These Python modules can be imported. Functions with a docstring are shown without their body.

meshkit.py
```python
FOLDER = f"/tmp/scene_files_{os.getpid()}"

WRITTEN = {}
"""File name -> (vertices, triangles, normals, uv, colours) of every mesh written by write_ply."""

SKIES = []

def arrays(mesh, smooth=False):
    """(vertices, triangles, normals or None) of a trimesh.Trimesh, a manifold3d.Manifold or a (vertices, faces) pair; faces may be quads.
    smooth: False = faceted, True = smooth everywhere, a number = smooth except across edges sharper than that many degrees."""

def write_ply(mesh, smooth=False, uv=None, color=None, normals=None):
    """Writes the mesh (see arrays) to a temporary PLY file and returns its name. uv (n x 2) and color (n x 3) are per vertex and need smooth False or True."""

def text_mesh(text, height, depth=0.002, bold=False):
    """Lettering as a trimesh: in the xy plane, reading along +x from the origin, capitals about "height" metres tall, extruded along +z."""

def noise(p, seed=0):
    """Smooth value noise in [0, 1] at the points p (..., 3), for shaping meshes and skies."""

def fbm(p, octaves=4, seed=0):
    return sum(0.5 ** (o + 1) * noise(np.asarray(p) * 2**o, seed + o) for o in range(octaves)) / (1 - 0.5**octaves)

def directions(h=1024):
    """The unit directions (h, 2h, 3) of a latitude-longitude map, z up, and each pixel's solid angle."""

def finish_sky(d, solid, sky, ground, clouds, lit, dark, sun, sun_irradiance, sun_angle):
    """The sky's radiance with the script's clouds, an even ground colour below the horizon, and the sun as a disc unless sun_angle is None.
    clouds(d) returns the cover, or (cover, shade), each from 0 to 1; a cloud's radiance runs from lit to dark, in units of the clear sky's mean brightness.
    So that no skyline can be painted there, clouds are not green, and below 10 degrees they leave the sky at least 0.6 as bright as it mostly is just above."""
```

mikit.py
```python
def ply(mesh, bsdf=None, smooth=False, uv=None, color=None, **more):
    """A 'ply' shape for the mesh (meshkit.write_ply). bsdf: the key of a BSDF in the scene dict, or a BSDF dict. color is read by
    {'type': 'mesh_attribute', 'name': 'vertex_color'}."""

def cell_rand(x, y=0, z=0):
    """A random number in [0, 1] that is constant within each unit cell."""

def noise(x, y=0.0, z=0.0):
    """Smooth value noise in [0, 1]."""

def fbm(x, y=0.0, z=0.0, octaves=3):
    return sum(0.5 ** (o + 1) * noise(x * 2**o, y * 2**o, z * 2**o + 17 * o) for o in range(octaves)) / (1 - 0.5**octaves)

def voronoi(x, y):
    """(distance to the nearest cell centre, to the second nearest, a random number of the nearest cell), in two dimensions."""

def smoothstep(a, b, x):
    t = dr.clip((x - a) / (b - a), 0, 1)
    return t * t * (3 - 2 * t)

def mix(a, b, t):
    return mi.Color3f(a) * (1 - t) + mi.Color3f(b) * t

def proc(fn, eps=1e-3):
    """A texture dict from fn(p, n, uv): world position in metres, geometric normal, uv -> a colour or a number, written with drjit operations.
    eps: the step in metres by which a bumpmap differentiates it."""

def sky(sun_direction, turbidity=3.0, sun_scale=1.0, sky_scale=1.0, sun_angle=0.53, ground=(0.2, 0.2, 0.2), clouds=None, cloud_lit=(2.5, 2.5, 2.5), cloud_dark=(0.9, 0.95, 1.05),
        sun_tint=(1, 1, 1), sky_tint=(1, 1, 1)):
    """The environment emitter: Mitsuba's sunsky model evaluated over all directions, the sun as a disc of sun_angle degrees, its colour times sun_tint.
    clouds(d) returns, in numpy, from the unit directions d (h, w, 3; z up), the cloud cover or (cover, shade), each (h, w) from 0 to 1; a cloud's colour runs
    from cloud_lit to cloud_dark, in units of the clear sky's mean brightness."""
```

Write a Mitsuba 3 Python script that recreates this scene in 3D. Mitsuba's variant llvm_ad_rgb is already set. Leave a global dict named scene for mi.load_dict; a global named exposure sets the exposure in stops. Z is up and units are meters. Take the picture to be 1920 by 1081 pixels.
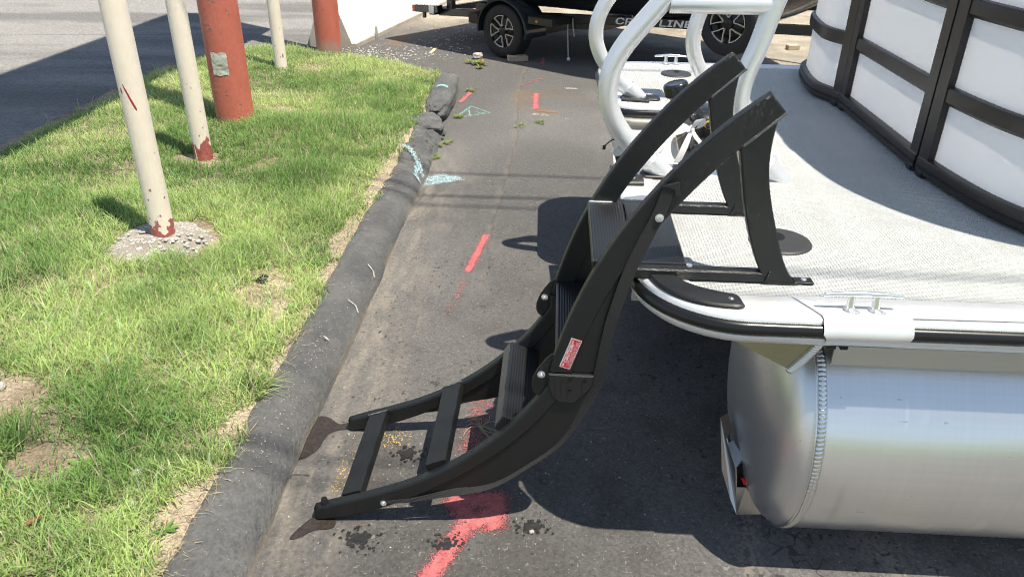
import math, random
import numpy as np, trimesh, mitsuba as mi, drjit as dr
import mikit, meshkit
from mikit import noise, fbm, voronoi, cell_rand, smoothstep, mix
from shapely.geometry import Polygon, Point
from scipy.interpolate import CubicSpline
from scipy import ndimage
T = mi.ScalarTransform4f
V = lambda *a: np.array(a, float)
RNG = np.random.default_rng(7)
scene, labels = {'type': 'scene'}, {}

# ------------------------------------------------------------------ camera, sky, exposure
EYE, FWD, UP = V(0, 0, 1.7), V(-.04559, .87963, -.47348), V(-.03672, .47217, .88074)
scene['camera'] = {'type': 'perspective', 'fov': 66.855, 'fov_axis': 'x', 'near_clip': .05, 'far_clip': 600.0,
                   'to_world': T().look_at(origin=EYE.tolist(), target=(EYE + FWD).tolist(), up=UP.tolist()),
                   'film': {'type': 'hdrfilm', 'width': 1024, 'height': 576}, 'sampler': {'type': 'independent'}}
SUN = V(.33, -.25, 1.0)
scene['sky'] = mikit.sky(SUN, turbidity=3, sky_scale=.92, sky_tint=(1.04, 1.0, .92), sun_tint=(.905, 1, 1.085), clouds=lambda d: .06 + .5 * np.clip(meshkit.fbm(d * [2.2, 2.2, 5.] + 3, 5, 4) * 2.4 - 1.0, 0, 1), cloud_lit=(1.35, 1.35, 1.35))
exposure = 2.3

# ------------------------------------------------------------------ helpers
def key_for(name):
    if name not in scene and name not in used: used.add(name); return name
    k = 1
    while f'{name}_{k:03d}' in used: k += 1
    used.add(f'{name}_{k:03d}'); return f'{name}_{k:03d}'
used = set()
def add(name, mesh, bsdf, parent=None, smooth=30, label=None, cat=None, group=None, kind=None, **kw):
    key = key_for(parent + '__' + name if parent else name)
    if isinstance(mesh, (list, tuple)) and not (len(mesh) == 2 and isinstance(mesh[0], np.ndarray)): mesh = cat_(mesh)
    scene[key] = mikit.ply(mesh, bsdf, smooth, **kw)
    e = {k: v for k, v in (('label', label), ('category', cat), ('group', group), ('kind', kind)) if v}
    if e: labels[key] = e
    return key
def add_each(name, meshes, *a, **k): return [add(name, m, *a, **k) for m in meshes]
def add_mark(name, fn, *a, mat, label, cat, **k):
    """a spray mark: its body, and the loose flecks round it as a part"""
    body, loose = flecks(fn, *a, **k); key = add(name, body, mat, smooth=False, label=label, cat=cat)
    if loose is not None: add('overspray', loose, mat, key, smooth=False, kind='stuff')
    return key
def thing(name, label, cat, group=None):
    key = key_for(name); labels[key] = {'label': label, 'category': cat}
    if group: labels[key]['group'] = group
    return key
def cat_(ms): return trimesh.util.concatenate([m for m in ms if m is not None])
def mesh(v, f): return trimesh.Trimesh(np.asarray(v, float), np.asarray(f, int), process=False)
def quads(v, q):
    q = np.asarray(q, int); return mesh(v, np.vstack([q[:, [0, 1, 2]], q[:, [0, 2, 3]]]))
def fit(pts, n=40, deg=5):
    """a smooth curve close to traced points, through both ends"""
    p = np.asarray(pts, float); t = np.r_[0, np.cumsum(np.linalg.norm(np.diff(p, axis=0), axis=1))]; t /= t[-1]
    w = np.ones(len(t)); w[0] = w[-1] = 8; s = np.linspace(0, 1, n)
    return np.stack([np.polyval(np.polyfit(t, p[:, k], min(deg, len(t) - 1), w=w), s) for k in (0, 1)], 1)
def sp(pts, n=24, closed=False):
    p = np.asarray(pts, float)
    if closed: p = np.vstack([p, p[:1]])
    t = np.r_[0, np.cumsum(np.linalg.norm(np.diff(p, axis=0), axis=1))]
    return CubicSpline(t, p, bc_type='periodic' if closed else 'natural')(np.linspace(0, t[-1], n))
def grid_faces(n, m, close_m=False, close_n=False):
    i, j = np.meshgrid(np.arange(n - (not close_n)), np.arange(m - (not close_m)), indexing='ij')
    i, j = i.ravel(), j.ravel(); i2, j2 = (i + 1) % n, (j + 1) % m
    return np.stack([i * m + j, i2 * m + j, i2 * m + j2, i * m + j2], 1)
def prism(poly, t0, t1, b=.002, frame='xz', seg=1):
    """A bevelled slab: the outline poly extruded from t0 to t1 along the third axis ('xz' -> y, 'xy' -> z)."""
    P = Polygon(poly)
    if not P.is_valid: P = P.buffer(0)
    p = np.array(P.exterior.coords)[:-1]
    if not P.exterior.is_ccw: p = p[::-1]
    e = np.roll(p, -1, 0) - p; e /= np.maximum(np.linalg.norm(e, axis=1, keepdims=True), 1e-9)
    nrm = np.stack([e[:, 1], -e[:, 0]], 1)
    n = nrm + np.roll(nrm, 1, 0); n /= np.maximum((n * n).sum(1, keepdims=True) / 2, .35)
    n = n / 1.0
    aa = np.linspace(0, np.pi / 2, seg + 1)
    rings = [(p - n * b * (1 - math.sin(a)), t0 + b * (1 - math.cos(a))) for a in aa] + [(p - n * b * (1 - math.cos(a)), t1 - b * (1 - math.sin(a))) for a in aa]
    v = np.vstack([np.c_[r, np.full(len(r), t)] for r, t in rings]); m = len(p)
    q = []
    for r in range(len(rings) - 1):
        a = np.arange(m); c = (a + 1) % m
        q.append(np.stack([r * m + a, r * m + c, (r + 1) * m + c, (r + 1) * m + a], 1))
    q = np.vstack(q); f = np.vstack([q[:, [0, 1, 2]], q[:, [0, 2, 3]]])
    cap = trimesh.creation.triangulate_polygon(Polygon(rings[0][0]).buffer(0) if not Polygon(rings[0][0]).is_valid else Polygon(rings[0][0]), engine='earcut')
    cv, cf = np.asarray(cap[0]), np.asarray(cap[1])
    a2 = cv[cf]; sgn = np.cross(a2[:, 1] - a2[:, 0], a2[:, 2] - a2[:, 0]); cf[sgn < 0] = cf[sgn < 0][:, ::-1]
    k = len(v)
    v = np.vstack([v, np.c_[cv, np.full(len(cv), t0)], np.c_[cv, np.full(len(cv), t1)]])
    f = np.vstack([f, cf[:, ::-1] + k, cf + k + len(cv)])
    if frame == 'xz': v = v[:, [0, 2, 1]]; f = f[:, ::-1]
    return mesh(v, f)
def box(x0, x1, y0, y1, z0, z1, b=.002):
    return prism([(x0, y0), (x1, y0), (x1, y1), (x0, y1)], z0, z1, b, 'xy')
def tube(path, r, n=14, cap=True, squash=None):
    p = np.asarray(path, float); r = np.broadcast_to(r, len(p))
    t = np.gradient(p, axis=0); t /= np.linalg.norm(t, axis=1, keepdims=True)
    u = np.cross(t[0], [0, 0, 1.]);
    if np.linalg.norm(u) < .1: u = np.cross(t[0], [1., 0, 0])
    out = []; a = np.arange(n) / n * 2 * np.pi
    for k in range(len(p)):
        u = u - t[k] * (u @ t[k]); u /= np.linalg.norm(u); w = np.cross(t[k], u)
        out.append(p[k] + r[k] * (np.cos(a)[:, None] * u + np.sin(a)[:, None] * w))
    v = np.vstack(out); q = grid_faces(len(p), n, True)
    m = quads(v, q[:, ::-1])
    if cap:
        k = len(v); v = np.vstack([v, p[:1], p[-1:]]); b = np.arange(n); c = (b + 1) % n; L = (len(p) - 1) * n
        m = mesh(v, np.vstack([m.faces, np.stack([b, np.full(n, k), c], 1)[:, ::-1][:, ::-1], np.stack([L + b, L + c, np.full(n, k + 1)], 1)]))
        m.fix_normals()
    return m
def lathe(prof, n=32, axis='z', at=(0, 0, 0)):
    """prof: (r, h) pairs."""
    pr = np.asarray(prof, float); a = np.arange(n) / n * 2 * np.pi
    v = np.stack([pr[:, 0][:, None] * np.cos(a), pr[:, 0][:, None] * np.sin(a), np.broadcast_to(pr[:, 1][:, None], (len(pr), n))], -1).reshape(-1, 3)
    m = quads(v, grid_faces(len(pr), n, True)[:, ::-1])
    if axis == 'x': m.vertices = m.vertices[:, [2, 0, 1]]
    if axis == 'y': m.vertices = m.vertices[:, [1, 2, 0]]
    m.vertices = m.vertices + np.asarray(at, float)
    return m
def ball(at, r, sub=2, scale=(1, 1, 1)):
    m = trimesh.creation.icosphere(sub, 1.0); m.vertices = m.vertices * r * np.asarray(scale) + np.asarray(at, float); return m
def xf(m, e1, e2, e3, o):
    m = m.copy(); m.vertices = m.vertices @ np.array([e1, e2, e3], float) + np.asarray(o, float); return m
def sweep(path, prof, closed=False):
    """path: xy points; prof: (outward, z). outward is to the right of the way."""
    p = np.asarray(path, float); d = np.gradient(p, axis=0); d /= np.linalg.norm(d, axis=1, keepdims=True)
    n = np.stack([d[:, 1], -d[:, 0]], 1); pr = np.asarray(prof, float)
    v = np.stack([np.r_['1,2', p + n * o, np.full((len(p), 1), z)] for o, z in pr], 1).reshape(-1, 3)
    return quads(v, grid_faces(len(p), len(pr), closed)[:, ::-1])

# ------------------------------------------------------------------ materials
def pbr(name, color, rough=.5, metal=0.0, bump=None, two=True, **kw):
    c = color if isinstance(color, dict) else {'type': 'rgb', 'value': list(color)}
    r = rough if isinstance(rough, dict) else float(rough)
    b = {'type': 'principled', 'base_color': c, 'roughness': r, 'metallic': float(metal), **kw}
    if bump: b = {'type': 'bumpmap', 'nested': b, 'arbitrary': mikit.proc(bump[0], bump[1]), 'scale': bump[2]}
    scene[name] = {'type': 'twosided', 'bsdf': b} if two else b
    return name
def c3(r, g, b): return mi.Color3f(r, g, b)
def lot_color(p, n, uv):
    big = fbm(p.x * .7 + 3, p.y * .7, 0., 4); mid = fbm(p.x * 5, p.y * 5, 3., 3); fine = noise(p.x * 240, p.y * 240, 1.); fine2 = noise(p.x * 110, p.y * 110, 5.)
    col = mix((.086, .083, .081), (.138, .132, .127), smoothstep(.3, .7, big))
    col = mix(col, c3(.055, .05, .047), .5 * smoothstep(.5, .75, mid) * smoothstep(0., 3.5, 5. - p.y))
    col = col * (.62 + .42 * fine + .34 * fine2)
    # dust swept against the kerb foot, and along the old seam
    d = smoothstep(-.42, -.76, p.x + .22 * (mid - .5)) * smoothstep(5.6, 4.6, p.y)
    col = mix(col, c3(.235, .205, .172), d * (.15 + .85 * smoothstep(.3, .8, fbm(p.x * 26, p.y * 7, 8., 4))) * (.55 + .6 * fine2) * .85)
    seam = dr.exp(-dr.square((p.x + .30 + .02 * dr.sin(p.y * 2.1) + .012 * (noise(p.y * 9) - .5)) / .022)) * smoothstep(2.6, 3.6, p.y)
    col = mix(col, c3(.17, .145, .12), .32 * seam * smoothstep(.3, .6, noise(p.x * 30, p.y * 12, 4.)))
    crack = smoothstep(.009, .001, dr.abs(p.x + .285 + .02 * dr.sin(p.y * 2.1) + .03 * (noise(p.y * 14) - .5))) * smoothstep(2.4, 4.2, p.y)
    col = mix(col, c3(.04, .037, .034), .45 * crack)
    # alligator cracks under the tube
    f1, f2, w = voronoi(p.x * 15 + .5 * noise(p.x * 40, p.y * 40), p.y * 15 + .5 * noise(p.x * 40, p.y * 40, 7.))
    z = smoothstep(.3, .9, p.x) * smoothstep(2.6, 1.8, p.y) * smoothstep(.52, .62, fbm(p.x * 2.2, p.y * 2.2, 2., 2))
    col = mix(col, c3(.02, .018, .017), z * smoothstep(.10, .02, f2 - f1 + .25 * (noise(p.x * 30, p.y * 30, 4.) - .4)) * .8)
    stripe = dr.exp(-dr.square((p.x - .60 - .10 * (p.y - 1.6)) / .035)) + dr.exp(-dr.square((p.x - 1.0 + .3 * (p.y - 1.6)) / .035))
    col = mix(col, c3(.25, .21, .17), .45 * stripe * smoothstep(2.2, 1.5, p.y) * smoothstep(.3, .6, fine2))
    # brown stain and wear
    col = mix(col, c3(.16, .095, .05), .5 * smoothstep(.62, .8, fbm(p.x * 1.7 + 9, p.y * 1.2, 6., 3)) * smoothstep(5., 6.5, p.y))
    col = mix(col, c3(.028, .026, .025), .75 * smoothstep(.84, .90, noise(p.x * 62, p.y * 62, 12.)) * smoothstep(.35, .6, fbm(p.x * 4, p.y * 4, 13., 2)) * smoothstep(5., 3., p.y))
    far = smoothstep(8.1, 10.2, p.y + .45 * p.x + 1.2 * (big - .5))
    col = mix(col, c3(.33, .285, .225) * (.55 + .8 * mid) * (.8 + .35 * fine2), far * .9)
    speck = smoothstep(.86, .95, noise(p.x * 150, p.y * 150, 9.))
    return mix(col, c3(.30, .28, .25), .45 * speck)
def lot_bump(p, n, uv): return noise(p.x * 170, p.y * 170, 0.) * .6 + .6 * noise(p.x * 75, p.y * 75, 3.) + 1.4 * fbm(p.x * 6, p.y * 6, 2., 2)
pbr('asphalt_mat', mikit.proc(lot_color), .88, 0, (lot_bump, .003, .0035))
def road_color(p, n, uv):
    big = fbm(p.x * .35, p.y * 1.6, 1., 4); fine = noise(p.x * 60, p.y * 60, 2.)
    col = mix((.135, .13, .126), (.215, .206, .198), smoothstep(.35, .65, big)) * (.75 + .4 * fine)
    crack = smoothstep(.03, .01, dr.abs(p.y - 8.35 - .1 * noise(p.x * 2) - .12 * p.x - 1.1))
    return mix(col, c3(.10, .095, .09), .6 * crack)
pbr('road_mat', mikit.proc(road_color), .9, 0, (lambda p, n, uv: noise(p.x * 55, p.y * 55, 0.), .008, .006))
def kerb_color(p, n, uv):
    f = noise(p.x * 210, p.y * 210, p.z * 210); m = fbm(p.x * 9, p.y * 9, p.z * 9, 3)
    col = mix((.072, .073, .075), (.115, .114, .112), smoothstep(.15, .85, m)) * (.62 + .42 * f + .36 * noise(p.x * 110, p.y * 110, p.z * 110 + 4))
    dust = smoothstep(.03, .0, p.z) * smoothstep(.35, .6, fbm(p.x * 12, p.y * 4, 4., 2))
    col = mix(col, c3(.2, .165, .125), .8 * dust)
    f1, f2, w = voronoi(p.x * 7 + .6 * noise(p.x * 22, p.y * 22), p.y * 5 + .6 * noise(p.x * 22, p.y * 22, 5.))
    col = mix(col, c3(.03, .03, .03), .7 * smoothstep(.05, .01, f2 - f1) * smoothstep(.5, .62, fbm(p.x * 3, p.y * 2, 9., 2)))
    col = col * (.93 + .14 * noise(p.x * 45, p.y * 45, p.z * 45))
    return mix(col, c3(.36, .35, .33), .6 * smoothstep(.90, .96, noise(p.x * 170, p.y * 170, p.z * 170)))
pbr('kerb_mat', mikit.proc(kerb_color), .85, 0, (lambda p, n, uv: noise(p.x * 160, p.y * 160, p.z * 160) + .8 * noise(p.x * 60, p.y * 60, p.z * 60), .003, .0045))
def soil_color(p, n, uv):
    m = fbm(p.x * 6, p.y * 6, 2., 4); f = noise(p.x * 190, p.y * 190, 3.)
    dry = smoothstep(-1.35, -1.0, p.x + .2 * (m - .5))
    col = mix((.21, .165, .115), (.38, .31, .225), dr.clip(smoothstep(.35, .65, m) * .6 + .6 * dry, 0, 1))
    return col * (.6 + .7 * f)
pbr('soil_mat', mikit.proc(soil_color), .95, 0, (lambda p, n, uv: noise(p.x * 90, p.y * 90, 0.) + 2 * fbm(p.x * 22, p.y * 22, 1., 3), .004, .008))
vc = {'type': 'mesh_attribute', 'name': 'vertex_color'}
pbr('hatch_mat', (.036, .036, .038), .5)
scene['blade_mat'] = {'type': 'principledthin', 'base_color': vc, 'roughness': .45, 'diff_trans': .8, 'spec_trans': 0.0, 'eta': 1.5}
pbr('straw_mat', vc, .8)
pbr('leaf_brown', (.22, .10, .045), .7); pbr('stone_mat', mikit.proc(lambda p, n, uv: mix((.30, .285, .26), (.50, .485, .45), noise(p.x * 40, p.y * 40, p.z * 40))), .8)
def conc_color(p, n, uv):
    f1, f2, w = voronoi(p.x * 42, p.y * 42)
    peb = smoothstep(.12, .2, f2 - f1) * smoothstep(.45, .6, w)
    col = mix((.23, .20, .165), (.34, .305, .26), fbm(p.x * 12, p.y * 12, 2., 3))
    return mix(col, mix((.24, .23, .22), (.46, .45, .43), w), peb) * (.8 + .3 * noise(p.x * 200, p.y * 200))
def conc_bump(p, n, uv):
    f1, f2, w = voronoi(p.x * 42, p.y * 42); return smoothstep(.0, .35, f2 - f1) * smoothstep(.4, .6, w) + .3 * noise(p.x * 150, p.y * 150)
pbr('footing_mat', mikit.proc(conc_color), .92, 0, (conc_bump, .004, .008))
def tan_color(p, n, uv):
    m = fbm(p.x * 22, p.y * 22, p.z * 22, 3); col = mix((.78, .685, .575), (.82, .73, .62), m)
    base = smoothstep(.10, .0, p.z - .17 - .16 * (fbm(p.x * 40, p.y * 40, p.z * 18 + 5, 3) - .45))
    col = mix(col, mix((.30, .075, .07), (.40, .13, .11), noise(p.x * 70, p.y * 70, p.z * 70)), smoothstep(.25, .5, base) * smoothstep(5.6, 5.2, p.y) * dr.maximum(smoothstep(3.8, 3.9, p.y), smoothstep(.40, .46, fbm(p.x * 30, p.y * 30, p.z * 26, 3) + .05 * smoothstep(-1.86, -1.80, p.x))))
    chip = smoothstep(.88, .90, noise(p.x * 55, p.y * 55, p.z * 42 + 9)) * smoothstep(.75, .35, p.z)
    return mix(col, c3(.26, .08, .07), chip * .9)
pbr('tan_paint', mikit.proc(tan_color), .45, 0, (lambda p, n, uv: fbm(p.x * 60, p.y * 60, p.z * 60, 2), .004, .0004))
def red_color(p, n, uv):
    m = fbm(p.x * 9, p.y * 9, p.z * 5, 4); col = mix((.44, .115, .08), (.55, .165, .115), m)
    sc = smoothstep(.74, .80, noise(p.x * 26, p.y * 26, p.z * 15)) * smoothstep(.6, .8, noise(p.x * 90, p.y * 90, p.z * 90))
    col = mix(col, c3(.20, .12, .10), sc)
    return mix(col, c3(.30, .235, .19), smoothstep(.20, .07, p.z - .10 * (noise(p.x * 24, p.y * 24, 3.) - .5)) * .8)
pbr('red_paint', mikit.proc(red_color), .5, 0, (lambda p, n, uv: fbm(p.x * 50, p.y * 50, p.z * 50, 2), .004, .002))
pbr('mark_paint', (.33, .03, .04), .6)
pbr('foil_mat', mikit.proc(lambda p, n, uv: mix((.56, .55, .46), (.80, .79, .72), fbm(p.x * 18, p.y * 18, p.z * 18, 3))), .42, .55, (lambda p, n, uv: fbm(p.x * 22, p.y * 22, p.z * 18, 3), .004, .02))
pbr('white_wall', (.80, .79, .76), .6); pbr('grey_concrete', mikit.proc(lambda p, n, uv: mix((.32, .28, .23), (.46, .42, .36), fbm(p.x * 8, p.y * 8, p.z * 8, 4))), .9)
# spray paint and stains
pbr('pink_paint', mikit.proc(lambda p, n, uv: mix((.36, .075, .085), (.52, .165, .165), fbm(p.x * 45, p.y * 45, 0., 3)) * (.7 + .5 * noise(p.x * 240, p.y * 240, 1.))), .75, 0, (lot_bump, .003, .0035))
pbr('blue_paint', mikit.proc(lambda p, n, uv: mix((.28, .44, .48), (.44, .60, .64), fbm(p.x * 50, p.y * 50, 0., 3))), .75, 0, (lot_bump, .003, .0035))
pbr('teal_paint', (.19, .36, .33), .75)
pbr('yellow_paint', (.52, .48, .28), .75); pbr('orange_stain', (.30, .14, .05), .85); pbr('pale_stain', (.36, .32, .27), .85)
pbr('wet_mat', mikit.proc(lambda p, n, uv: mix((.026, .021, .018), (.045, .036, .030), noise(p.x * 120, p.y * 120))), .35, 0, (lot_bump, .003, .002))
pbr('oil_mat', (.022, .021, .021), .55, 0, (lot_bump, .003, .003))
# boat
def black_bump(p, n, uv): return noise(p.x * 420, p.y * 420, p.z * 420) + .35 * noise(p.x * 210, p.y * 210, p.z * 210)
pbr('black_coat', (.0105, .0118, .0115), .33, 0, (black_bump, .0012, .0019), specular=.5)
pbr('tread_mat', mikit.proc(lambda p, n, uv: mix((.010, .011, .012), (.018, .0195, .022), dr.square(dr.sin(p.x * 420.0)))), .30, 0, (lambda p, n, uv: dr.square(dr.sin(p.x * 420.0)), .0008, .0011))
pbr('strap_mat', mikit.proc(lambda p, n, uv: mix((.012, .012, .012), (.062, .062, .062), dr.square(dr.sin(p.z * 700 + 40 * p.x)) * dr.square(dr.sin((p.x - .35 * p.z) * 800)))), .75, 0,
    (lambda p, n, uv: dr.square(dr.sin(p.z * 700 + 40 * p.x)) * dr.square(dr.sin((p.x - .35 * p.z) * 800)), .0006, .0012))
pbr('black_plastic', (.016, .016, .017), .42, 0, (lambda p, n, uv: noise(p.x * 500, p.y * 500, p.z * 500), .0012, .0006))
pbr('black_rubber', (.011, .011, .012), .27)
pbr('weld_mat', (.13, .13, .13), .34, .6, (lambda p, n, uv: noise(p.x * 300, p.y * 300, p.z * 300), .0015, .003))
def alu_rough(p, n, uv): return .27 + .12 * fbm(p.x * 3, p.y * 90, p.z * 90, 3)
pbr('alu_rail', (.84, .85, .84), .36, .7)
def tube_color(p, n, uv):
    s = fbm(p.x * 2., p.y * 160, p.z * 160, 2); m = fbm(p.x * 4, p.y * 4, p.z * 4, 3)
    col = mix((.72, .725, .725), (.86, .865, .865), .35 * s + .35 * m + .3 * noise(p.x * 190, p.y * 3, p.z * 3))
    col = mix(col, c3(.93, .93, .92), .5 * smoothstep(.80, .86, noise(p.x * 60, p.y * 9, p.z * 9 + 3)) * smoothstep(.6, .75, noise(p.x * 7, p.y * 7, p.z * 7)))
    col = mix(col, c3(.45, .44, .42), .6 * smoothstep(.93, .96, noise(p.x * 45, p.y * 70, p.z * 70)))
    col = mix(col, c3(.60, .58, .53), .5 * dr.exp(-dr.square((p.x - .76 + .05 * p.z) / .010)) * smoothstep(.42, .33, p.z) * smoothstep(.18, .26, p.z))
    return mix(col, c3(.5, .48, .44), .35 * smoothstep(.62, .8, fbm(p.x * 18, p.y * 7, p.z * 7, 3)) * smoothstep(.35, .1, p.z))
pbr('alu_tube', mikit.proc(tube_color), mikit.proc(alu_rough), .88, (lambda p, n, uv: fbm(p.x * 3.5, p.y * 3.5, p.z * 3.5, 2) + .02 * noise(p.x * 6, p.y * 500, p.z * 500), .006, .006), anisotropic=.6)
pbr('alu_head', mikit.proc(tube_color), .34, .88, (lambda p, n, uv: fbm(p.x * 5, p.y * 3.5, p.z * 3.5, 2), .006, .006))
pbr('alu_bracket', (.50, .49, .47), .26, 1.0)
pbr('alu_weld', (.80, .81, .81), .22, 1.0)
pbr('alu_dull', (.62, .61, .56), .42, .75)
pbr('bow_tube', (.80, .81, .83), .32, .55, clearcoat=.3)
pbr('chrome', (.90, .90, .91), .16, .85)
pbr('screw_mat', (.78, .78, .78), .2, 1.0)
def weave(p, n, uv):
    u, v = p.x / .0085, p.y / .0068
    cu, cv = u - dr.floor(u), v - dr.floor(v)
    r = cell_rand(u, v, 1.)
    hole = smoothstep(.14, .24, cu) * smoothstep(.86, .76, cu) * smoothstep(.36, .44, cv) * smoothstep(.80, .72, cv)
    m = fbm(p.x * 26, p.y * 3, 0., 2) * .5 + fbm(p.x * 3, p.y * 26, 5., 2) * .5
    return (1 - hole) * (.86 + .14 * r) * (.86 + .28 * m) + hole * .15
def mat_color(p, n, uv):
    w = weave(p, n, uv); return c3(.51 * w, .525 * w, .525 * w)
pbr('mat_weave', mikit.proc(mat_color), .55, 0, (lambda p, n, uv: weave(p, n, uv), .0012, .0012))
pbr('fence_metal', (.030, .027, .026), .34, .3, (lambda p, n, uv: noise(p.x * 600, p.y * 600, p.z * 600), .0012, .0003))
scene['fence_sheet'] = {'type': 'principledthin', 'base_color': {'type': 'rgb', 'value': [.88, .88, .90]}, 'roughness': .07, 'diff_trans': .55, 'spec_trans': 0.0, 'eta': 1.45}
pbr('sticker_white', (.8, .8, .8), .4); pbr('sticker_red', (.52, .012, .022), .4)
pbr('ribbon_mat', (.82, .82, .82), .35); pbr('clear_plastic', (.55, .57, .58), .2, 0); pbr('dark_metal', (.04, .04, .042), .3, .8)
pbr('steel_post', (.30, .30, .31), .22, 1.0)
# trailer
pbr('trailer_black', (.022, .021, .020), .30, 0, clearcoat=.5); pbr('gloss_black', (.008, .009, .011), .08, 0, clearcoat=1.0); pbr('fender_black', (.020, .026, .030), .10, 0, clearcoat=1.0)
pbr('tyre_mat', (.016, .016, .017), .62, 0, (lambda p, n, uv: noise(p.x * 60, p.y * 60, p.z * 60), .004, .001)); pbr('rim_black', (.007, .007, .008), .2); pbr('rim_silver', (.72, .68, .62), .25, .7)
pbr('red_lens', (.45, .05, .03), .25); pbr('amber_lens', (.65, .24, .03), .25); pbr('rope_mat', (.5, .48, .43), .8)
def wood_color(p, n, uv): return mix((.34, .27, .19), (.50, .42, .32), fbm(p.x * 40, p.y * 9, p.z * 60, 3))
pbr('wood_mat', mikit.proc(wood_color), .85)
pbr('lawn_mat', mikit.proc(lambda p, n, uv: mix((.07, .13, .03), (.14, .22, .06), fbm(p.x * 3, p.y * 3, 0., 4))), .9)
pbr('cable_mat', (.02, .02, .02), .6); pbr('sign_mat', (.6, .6, .58), .5)

# ------------------------------------------------------------------ ground
def sheet(x0, x1, y0, y1, z): return quads([(x0, y0, z), (x1, y0, z), (x1, y1, z), (x0, y1, z)], [[0, 1, 2, 3]])
add('parking_lot', sheet(-150, 150, -150, 150, 0), 'asphalt_mat', smooth=False, kind='structure', label='worn dark asphalt parking lot under the boat and ladder')
rp = Polygon([(-60, -60), (-3.56, -60), (-3.56, 7.9), (-3.2, 8.42), (-2.72, 8.46), (-2.74, 8.75), (-2.45, 60), (-60, 60)])
rv, rf = trimesh.creation.triangulate_polygon(rp, engine='earcut')
add('road', mesh(np.c_[rv, np.full(len(rv), .004)], rf), 'road_mat', smooth=False, kind='structure', label='pale grey asphalt roadway left of the grass island')
add('verge', sheet(-25, 30, -40, -2.6, .004), 'lawn_mat', smooth=False, kind='structure', label='strip of lawn behind the viewer')
ISL = Polygon([(-.93, -.6), (-.93, 5.45), (-.99, 5.9), (-1.0, 6.9), (-1.42, 7.36), (-1.78, 7.63), (-2.14, 7.78), (-2.35, 7.95), (-2.62, 8.16), (-3.0, 8.36), (-3.3, 8.22), (-3.5, 7.7), (-3.55, 6.9), (-3.52, -.6)])
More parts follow.
